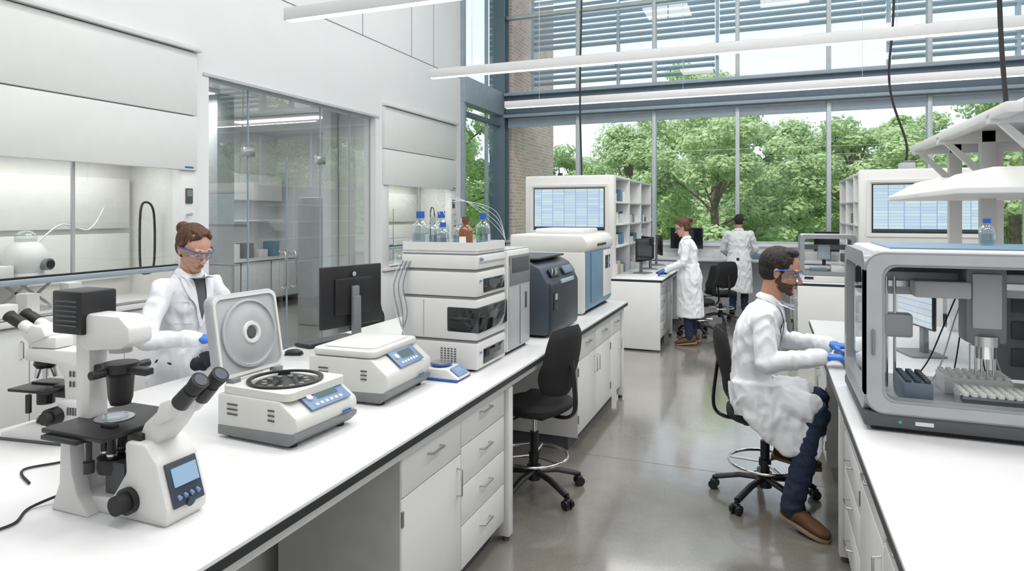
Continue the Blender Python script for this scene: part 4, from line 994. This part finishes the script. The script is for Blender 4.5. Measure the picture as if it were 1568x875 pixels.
def strip(o,bvh,frame,pts,w,off,mt,n=14):
    P=sp([(p[0],p[1],0) for p in pts],n); L=[];Rr=[]
    for i,p in enumerate(P):
        t=(P[min(i+1,len(P)-1)]-P[max(i-1,0)]).normalized(); nn=V((-t.y,t.x,0))
        ww=w(i/(len(P)-1)) if callable(w) else w
        L.append(p+nn*ww/2); Rr.append(p-nn*ww/2)
    rows=[]
    for k in range(4):
        rows.append(project(bvh,frame,[( (a.x*(3-k)+b.x*k)/3,(a.y*(3-k)+b.y*k)/3) for a,b in zip(L,Rr)],off))
    m=len(P); vs=[p for r in rows for p in r]
    o.raw(vs,[(k*m+i,k*m+i+1,(k+1)*m+i+1,(k+1)*m+i) for k in range(3) for i in range(m-1)],mt)
def vpatch(o,bvh,frame,hw,top,bot,mt,off,n=14):
    vs=[];fs=[]
    for i in range(n+1):
        v=top+(bot-top)*i/n; w=hw*(1-i/n)
        vs+=project(bvh,frame,[(-w+2*w*j/6,v) for j in range(7)],off)
    for i in range(n):
        for j in range(6): a=i*7+j; fs.append((a,a+1,a+8,a+7))
    o.raw(vs,fs,mt)
def person(name,J,F,hd,skin,hair,style,shirt,pant,shoe,sole,S=1,fem=False,beard=False,gog=True,coat_extra=(),skirt=None,glv=True,hands=None,headS=1,front=True,seed=0,hup=(Z,Z)):
    o=MB(name); F=V(F).normalized(); SD=Z.cross(F)
    base=V(J['base']); 
    g=lambda k: V(J[k])-base
    pel,wai,che,nk=g('pelvis'),g('waist'),g('chest'),g('neck')
    up=(nk-wai).normalized(); Fb=(F-up*F.dot(up)).normalized()
    cw=.148 if fem else .178; aw=.86 if fem else .93
    secs=[(pel,SD*(.175 if not fem else .17)*S,Fb*.125*S),(wai,SD*(.135 if fem else .16)*S,Fb*.11*S),(wai.lerp(che,.5),SD*(cw*.95)*S,Fb*.118*S),(che,SD*cw*S,Fb*(.122)*S),(che.lerp(nk,.5),SD*cw*.95*S,Fb*.1*S),(che.lerp(nk,.8),SD*.11*S,Fb*.075*S),(nk,SD*.058*S,Fb*.056*S)]
    parts=[loft(secs)]
    if fem:
        for s in (-1,1): parts.append(ell(che-up*.02+SD*s*.065+Fb*.065,(.058,.058,.058)))
    tm=fuse(parts,.0095,4); bm=bmesh.new(); bm.from_mesh(tm); bvh=BVHTree.FromBMesh(bm); bm.free(); bpy.data.meshes.remove(tm)
    for s,k in ((1,'L'),(-1,'R')):
        sh,el,wr=g('sh'+k),g('el'+k),g('wr'+k)
        parts+=[tcap(che.lerp(nk,.5)+SD*s*.08*S,sh,.06*S,.058*S*aw),tcap(sh,el,.064*S*aw,.054*S*aw),tcap(el,el.lerp(wr,.55),.055*S*aw,.048*S*aw),tcap(el.lerp(wr,.55),wr-(wr-el).normalized()*.012,.048*S*aw,.040*S)]
    if skirt: parts.append(loft([(V(c)-base,SD*a,F*b) for c,a,b in skirt],pw=.9))
    for pt in coat_extra: parts.append(([V(v)-base for v in pt[0]],pt[1]))
    o.mesh(fuse(parts,.0085,4,wr=.0105*S,seed=seed,wf=(10,10,6)),COATM)
    col=[nk+SD*math.cos(t)*.070*S+Fb*math.sin(t)*.064*S+up*(.012-.035*max(0,math.sin(t))) for t in [rad(a) for a in range(118,423,16)]]
    o.tube(col,.009*S,COATM,8,flat=2.6)
    if front:
        fr=(che,-SD,up,Fb); tn=(nk-che).length; e=.008
        vpatch(o,bvh,fr,.062*S,tn-.0,-.11*S,shirt,.004+e)
        for s in (-1,1):
            strip(o,bvh,fr,[(s*.062*S,tn-.01),(s*.052*S,tn*.4),(s*.0,-.125*S)],lambda t:.018+.034*math.sin(pi*min(1,t*1.25+.12))*(1 if t<.75 else .7),.010+e,COATM)
            strip(o,bvh,fr,[(s*.090*S,tn*.35),(s*.07*S,.0),(s*.012,-.12*S)],.004,.0115+e,COATS)
        strip(o,bvh,fr,[(.012,-.12*S),(.014,-.25),(.012,-(che-pel).length+.0)],.004,.004+e,COATS)
        for k in range(3):
            p=project(bvh,fr,[(-.008,-.17-.09*k)],.004+e)[0]; o.sph(p,.007,COATS,u=8,v=6)
        strip(o,bvh,fr,[(.05,.015),(.115,.015)],.005,.004+e,COATS); strip(o,bvh,fr,[(.05,-.1),(.115,-.1)],.003,.004+e,COATS)
    lp=[ell(pel,(.14*S,.14*S,.1*S))]
    for k in 'LR':
        hp,kn,an=g('hip'+k),g('kn'+k),g('an'+k)
        lp+=[tcap(hp,kn,.09*S,.066*S),tcap(kn,kn.lerp(an,.4),.066*S,.062*S),tcap(kn.lerp(an,.4),an,.062*S,.055*S)]
    o.mesh(fuse(lp,.0105,4,wr=.008,wf=(7,7,16),seed=seed+3),pant)
    for k in 'LR':
        an,toe=g('an'+k),g('toe'+k); d=(toe-an); dd=V((d.x,d.y,0)).normalized(); n=V((-dd.y,dd.x,0)); fd=V((dd.x,dd.y,max(-.2,min(.1,d.z/.4)))).normalized()
        sn=(fd.cross(n)); sn=sn if sn.z>0 else -sn
        heel=toe-fd*.20
        o.mesh(fuse([tcap(an,heel+sn*.035,.045,.04),loft([(heel-fd*.035+sn*.01,n*.03,sn*.028),(heel+sn*.012,n*.038,sn*.035),(heel+fd*.09+sn*.014,n*.042,sn*.036),(heel+fd*.16+sn*.004,n*.05,sn*.027),(toe+fd*.015-sn*.004,n*.042,sn*.02),(toe+fd*.04-sn*.006,n*.02,sn*.012)],16)],.005,3),shoe)
        M=Matrix.Translation(heel-sn*.03)@Matrix(((fd.x,n.x,sn.x,0),(fd.y,n.y,sn.y,0),(fd.z,n.z,sn.z,0),(0,0,0,1)))
        o.prism([(-.045,-.02),(-.035,-.035),(.05,-.038),(.15,-.05),(.21,-.042),(.245,-.015),(.245,.015),(.21,.042),(.15,.05),(.05,.038),(-.035,.035),(-.045,.02)],'xy',-.012,.008,sole,.003,M)
    head(o,g('head'),hd[0],hd[1],nk,skin,hair,style,headS,beard,gog)
    for i,(k,lf) in enumerate((('L',True),('R',False))):
        d=None
        if hands and hands[i]: d=hands[i]
        add_hand(o,g('wr'+k),g('el'+k),GLOVE if glv else skin,up=hup[i],left=lf,curl=(22,30,22),d=d)
    return o.done(tuple(base),0,60)

person('scientist_woman',dict(base=(-3.0,2.7,0),pelvis=(-3.02,2.71,.93),waist=(-3.02,2.71,1.06),chest=(-3.0,2.70,1.27),neck=(-2.97,2.69,1.42),head=(-2.92,2.675,1.555),
   shL=(-2.98,2.86,1.345),elL=(-2.90,2.95,1.12),wrL=(-2.72,2.70,1.15),shR=(-3.0,2.54,1.345),elR=(-2.96,2.40,1.1),wrR=(-2.71,2.51,1.11),
   hipL=(-3.02,2.80,.92),hipR=(-3.02,2.62,.92),knL=(-3.03,2.82,.5),knR=(-3.03,2.62,.5),anL=(-3.05,2.82,.1),anR=(-3.05,2.62,.1),toeL=(-2.9,2.84,.045),toeR=(-2.9,2.6,.045)),
   (1,-.12,0),(-8,22),SKIN,HAIRB,'bun',SHIRT,DPANT,SOLED,SOLED,S=.95,fem=True,headS=.99,
   skirt=[((-3.02,2.71,1.08),.14,.11),((-3.03,2.71,.9),.19,.13),((-3.04,2.71,.5),.22,.15),((-3.04,2.71,.45),.22,.15)],hands=(( .8,-.55,.05),(.95,.28,-.1)))
X=V((1,0,0));Y=V((0,1,0))
def dsec(x0,x1,y,z,b): return (V(((x0+x1)/2,y,z)),X*((x1-x0)/2),Y*b)
drape=loft([dsec(-.2,.06,4.0,.78,.04),dsec(-.18,.24,3.985,.68,.05),dsec(-.14,.27,3.965,.58,.042),dsec(-.05,.275,3.95,.5,.03),dsec(.04,.27,3.94,.42,.022),dsec(.07,.26,3.94,.40,.016)])
lap=loft([(V((-.1,4.14,.76)),X*.1,Y*.16),(V((0,4.14,.72)),X*.15,Y*.165),(V((.06,4.14,.68)),X*.18,Y*.155),(V((.06,4.14,.64)),X*.18,Y*.155)])
back=loft([((-.12,4.15,.74),V((.1,0,0)),V((0,.18,0))),((-.12,4.15,.62),V((.09,0,0)),V((0,.19,0))),((-.11,4.15,.575),V((.09,0,0)),V((0,.18,0)))])
person('scientist_man',dict(base=(0,4.15,0),pelvis=(-.09,4.15,.67),waist=(-.10,4.15,.83),chest=(-.055,4.14,1.06),neck=(.01,4.13,1.245),head=(.07,4.12,1.41),
   shL=(-.005,4.32,1.16),elL=(.08,4.42,.96),wrL=(.33,4.2,.985),shR=(-.035,3.95,1.155),elR=(-.01,3.86,.92),wrR=(.27,3.93,.965),
   hipL=(-.06,4.24,.66),hipR=(-.06,4.06,.66),knL=(.27,4.28,.64),knR=(.25,3.99,.64),anL=(.16,4.34,.3),anR=(.12,3.93,.12),toeL=(.26,4.33,.245),toeR=(.27,3.84,.047)),
   (1,0,0),(-8,12),SKIN2,HAIRD,'short',SHIRTB,JEAN,SHOE,SOLE,S=1.02,beard=True,headS=1.08,
   coat_extra=[tcap((-.06,4.06,.68),(.2,3.99,.66),.1,.086),tcap((-.06,4.24,.68),(.17,4.28,.67),.1,.088),drape,lap,back],
   hands=((.9,-.35,.03),(.97,.12,.03)),seed=5)
person('scientist_woman',dict(base=(-1.0,8.95,0),pelvis=(-.98,8.95,.92),waist=(-.98,8.95,1.05),chest=(-1.0,8.95,1.27),neck=(-1.03,8.95,1.42),head=(-1.075,8.95,1.555),
   shL=(-1.0,8.78,1.35),elL=(-1.03,8.72,1.1),wrL=(-1.26,8.78,1.0),shR=(-1.0,9.12,1.35),elR=(-1.06,9.17,1.1),wrR=(-1.28,9.08,1.0),
   hipL=(-.98,8.87,.9),hipR=(-.98,9.03,.9),knL=(-1.0,8.86,.5),knR=(-.97,9.04,.5),anL=(-.97,8.86,.1),anR=(-.94,9.05,.1),toeL=(-1.12,8.84,.045),toeR=(-1.09,9.07,.045)),
   (-1,0,0),(180,18),SKIN,HAIRB,'bun',SHIRT,JEAN,SHOE,SOLE,S=.95,fem=True,headS=.95,
   skirt=[((-.98,8.95,1.08),.15,.12),((-.98,8.95,.9),.2,.16),((-.97,8.95,.42),.2,.17),((-.97,8.95,.38),.2,.17)],front=False,seed=9)
person('scientist_man',dict(base=(-.48,11.95,0),pelvis=(-.48,11.95,.94),waist=(-.48,11.95,1.08),chest=(-.48,11.96,1.3),neck=(-.48,11.98,1.46),head=(-.48,12.02,1.6),
   shL=(-.67,11.97,1.39),elL=(-.75,12.05,1.12),wrL=(-.66,12.28,1.0),shR=(-.29,11.97,1.39),elR=(-.2,12.05,1.12),wrR=(-.3,12.28,1.0),
   hipL=(-.57,11.95,.92),hipR=(-.39,11.95,.92),knL=(-.57,11.97,.5),knR=(-.39,11.97,.5),anL=(-.58,11.94,.1),anR=(-.38,11.94,.1),toeL=(-.6,12.08,.045),toeR=(-.36,12.08,.045)),
   (0,1,0),(90,15),SKIN2,HAIRD,'short',SHIRT,JEAN,SOLED,SOLED,S=1.0,
   skirt=[((-.48,11.95,1.1),.17,.12),((-.48,11.95,.9),.2,.15),((-.48,11.95,.42),.23,.17),((-.48,11.95,.38),.23,.17)],front=False,seed=14,glv=False)
o=MB('micropipette'); o.cyl((0,0,-.1),(0,0,-.02),.004,PAPER,r2=.007,n=10); o.cyl((0,0,-.02),(0,0,.13),.011,BLK,n=14); o.sph((0,0,.16),(.026,.02,.035),BLK); o.cyl((0,0,.19),(0,0,.21),.006,OFFW,n=10)
o.done((-2.61,2.60,1.11))
o=MB('sample_tube_rack'); o.box((0,0,.03),(.1,.2,.06),OFFW,.004)
for i in range(3):
    for j in range(6): o.cyl((-.033+i*.033,-.08+j*.032,.03),(-.033+i*.033,-.08+j*.032,.085),.009,CGLASS,n=10); o.cyl((-.033+i*.033,-.08+j*.032,.085),(-.033+i*.033,-.08+j*.032,.095),.01,BLUE,n=10)
o.done((-2.53,2.62,ZB))

# ------------------------------------------------------------------ world / sun
w=bpy.data.worlds.new('world'); scene.world=w; w.use_nodes=True; nt=w.node_tree; nt.nodes.clear()
out=nt.nodes.new('ShaderNodeOutputWorld'); bg=nt.nodes.new('ShaderNodeBackground'); tc=nt.nodes.new('ShaderNodeTexCoord'); sep=nt.nodes.new('ShaderNodeSeparateXYZ'); r=nt.nodes.new('ShaderNodeValToRGB')
r.color_ramp.elements[0].position=0; r.color_ramp.elements[0].color=(.86,.93,1,1); r.color_ramp.elements[1].position=.7; r.color_ramp.elements[1].color=(.55,.74,.98,1)
nt.links.new(tc.outputs['Generated'],sep.inputs[0]); nt.links.new(sep.outputs['Z'],r.inputs[0]); nt.links.new(r.outputs[0],bg.inputs[0]); bg.inputs[1].default_value=1.35; nt.links.new(bg.outputs[0],out.inputs[0])
S=bpy.data.lights.new('sun','SUN'); S.energy=3.4; S.angle=rad(2); S.color=(1,.97,.92)
so=bpy.data.objects.new('sun',S); COL.objects.link(so); so.rotation_euler=V((.35,.75,-.9)).to_track_quat('-Z','Y').to_euler()
scene.view_settings.view_transform='Standard'
scene.view_settings.exposure=-0.04
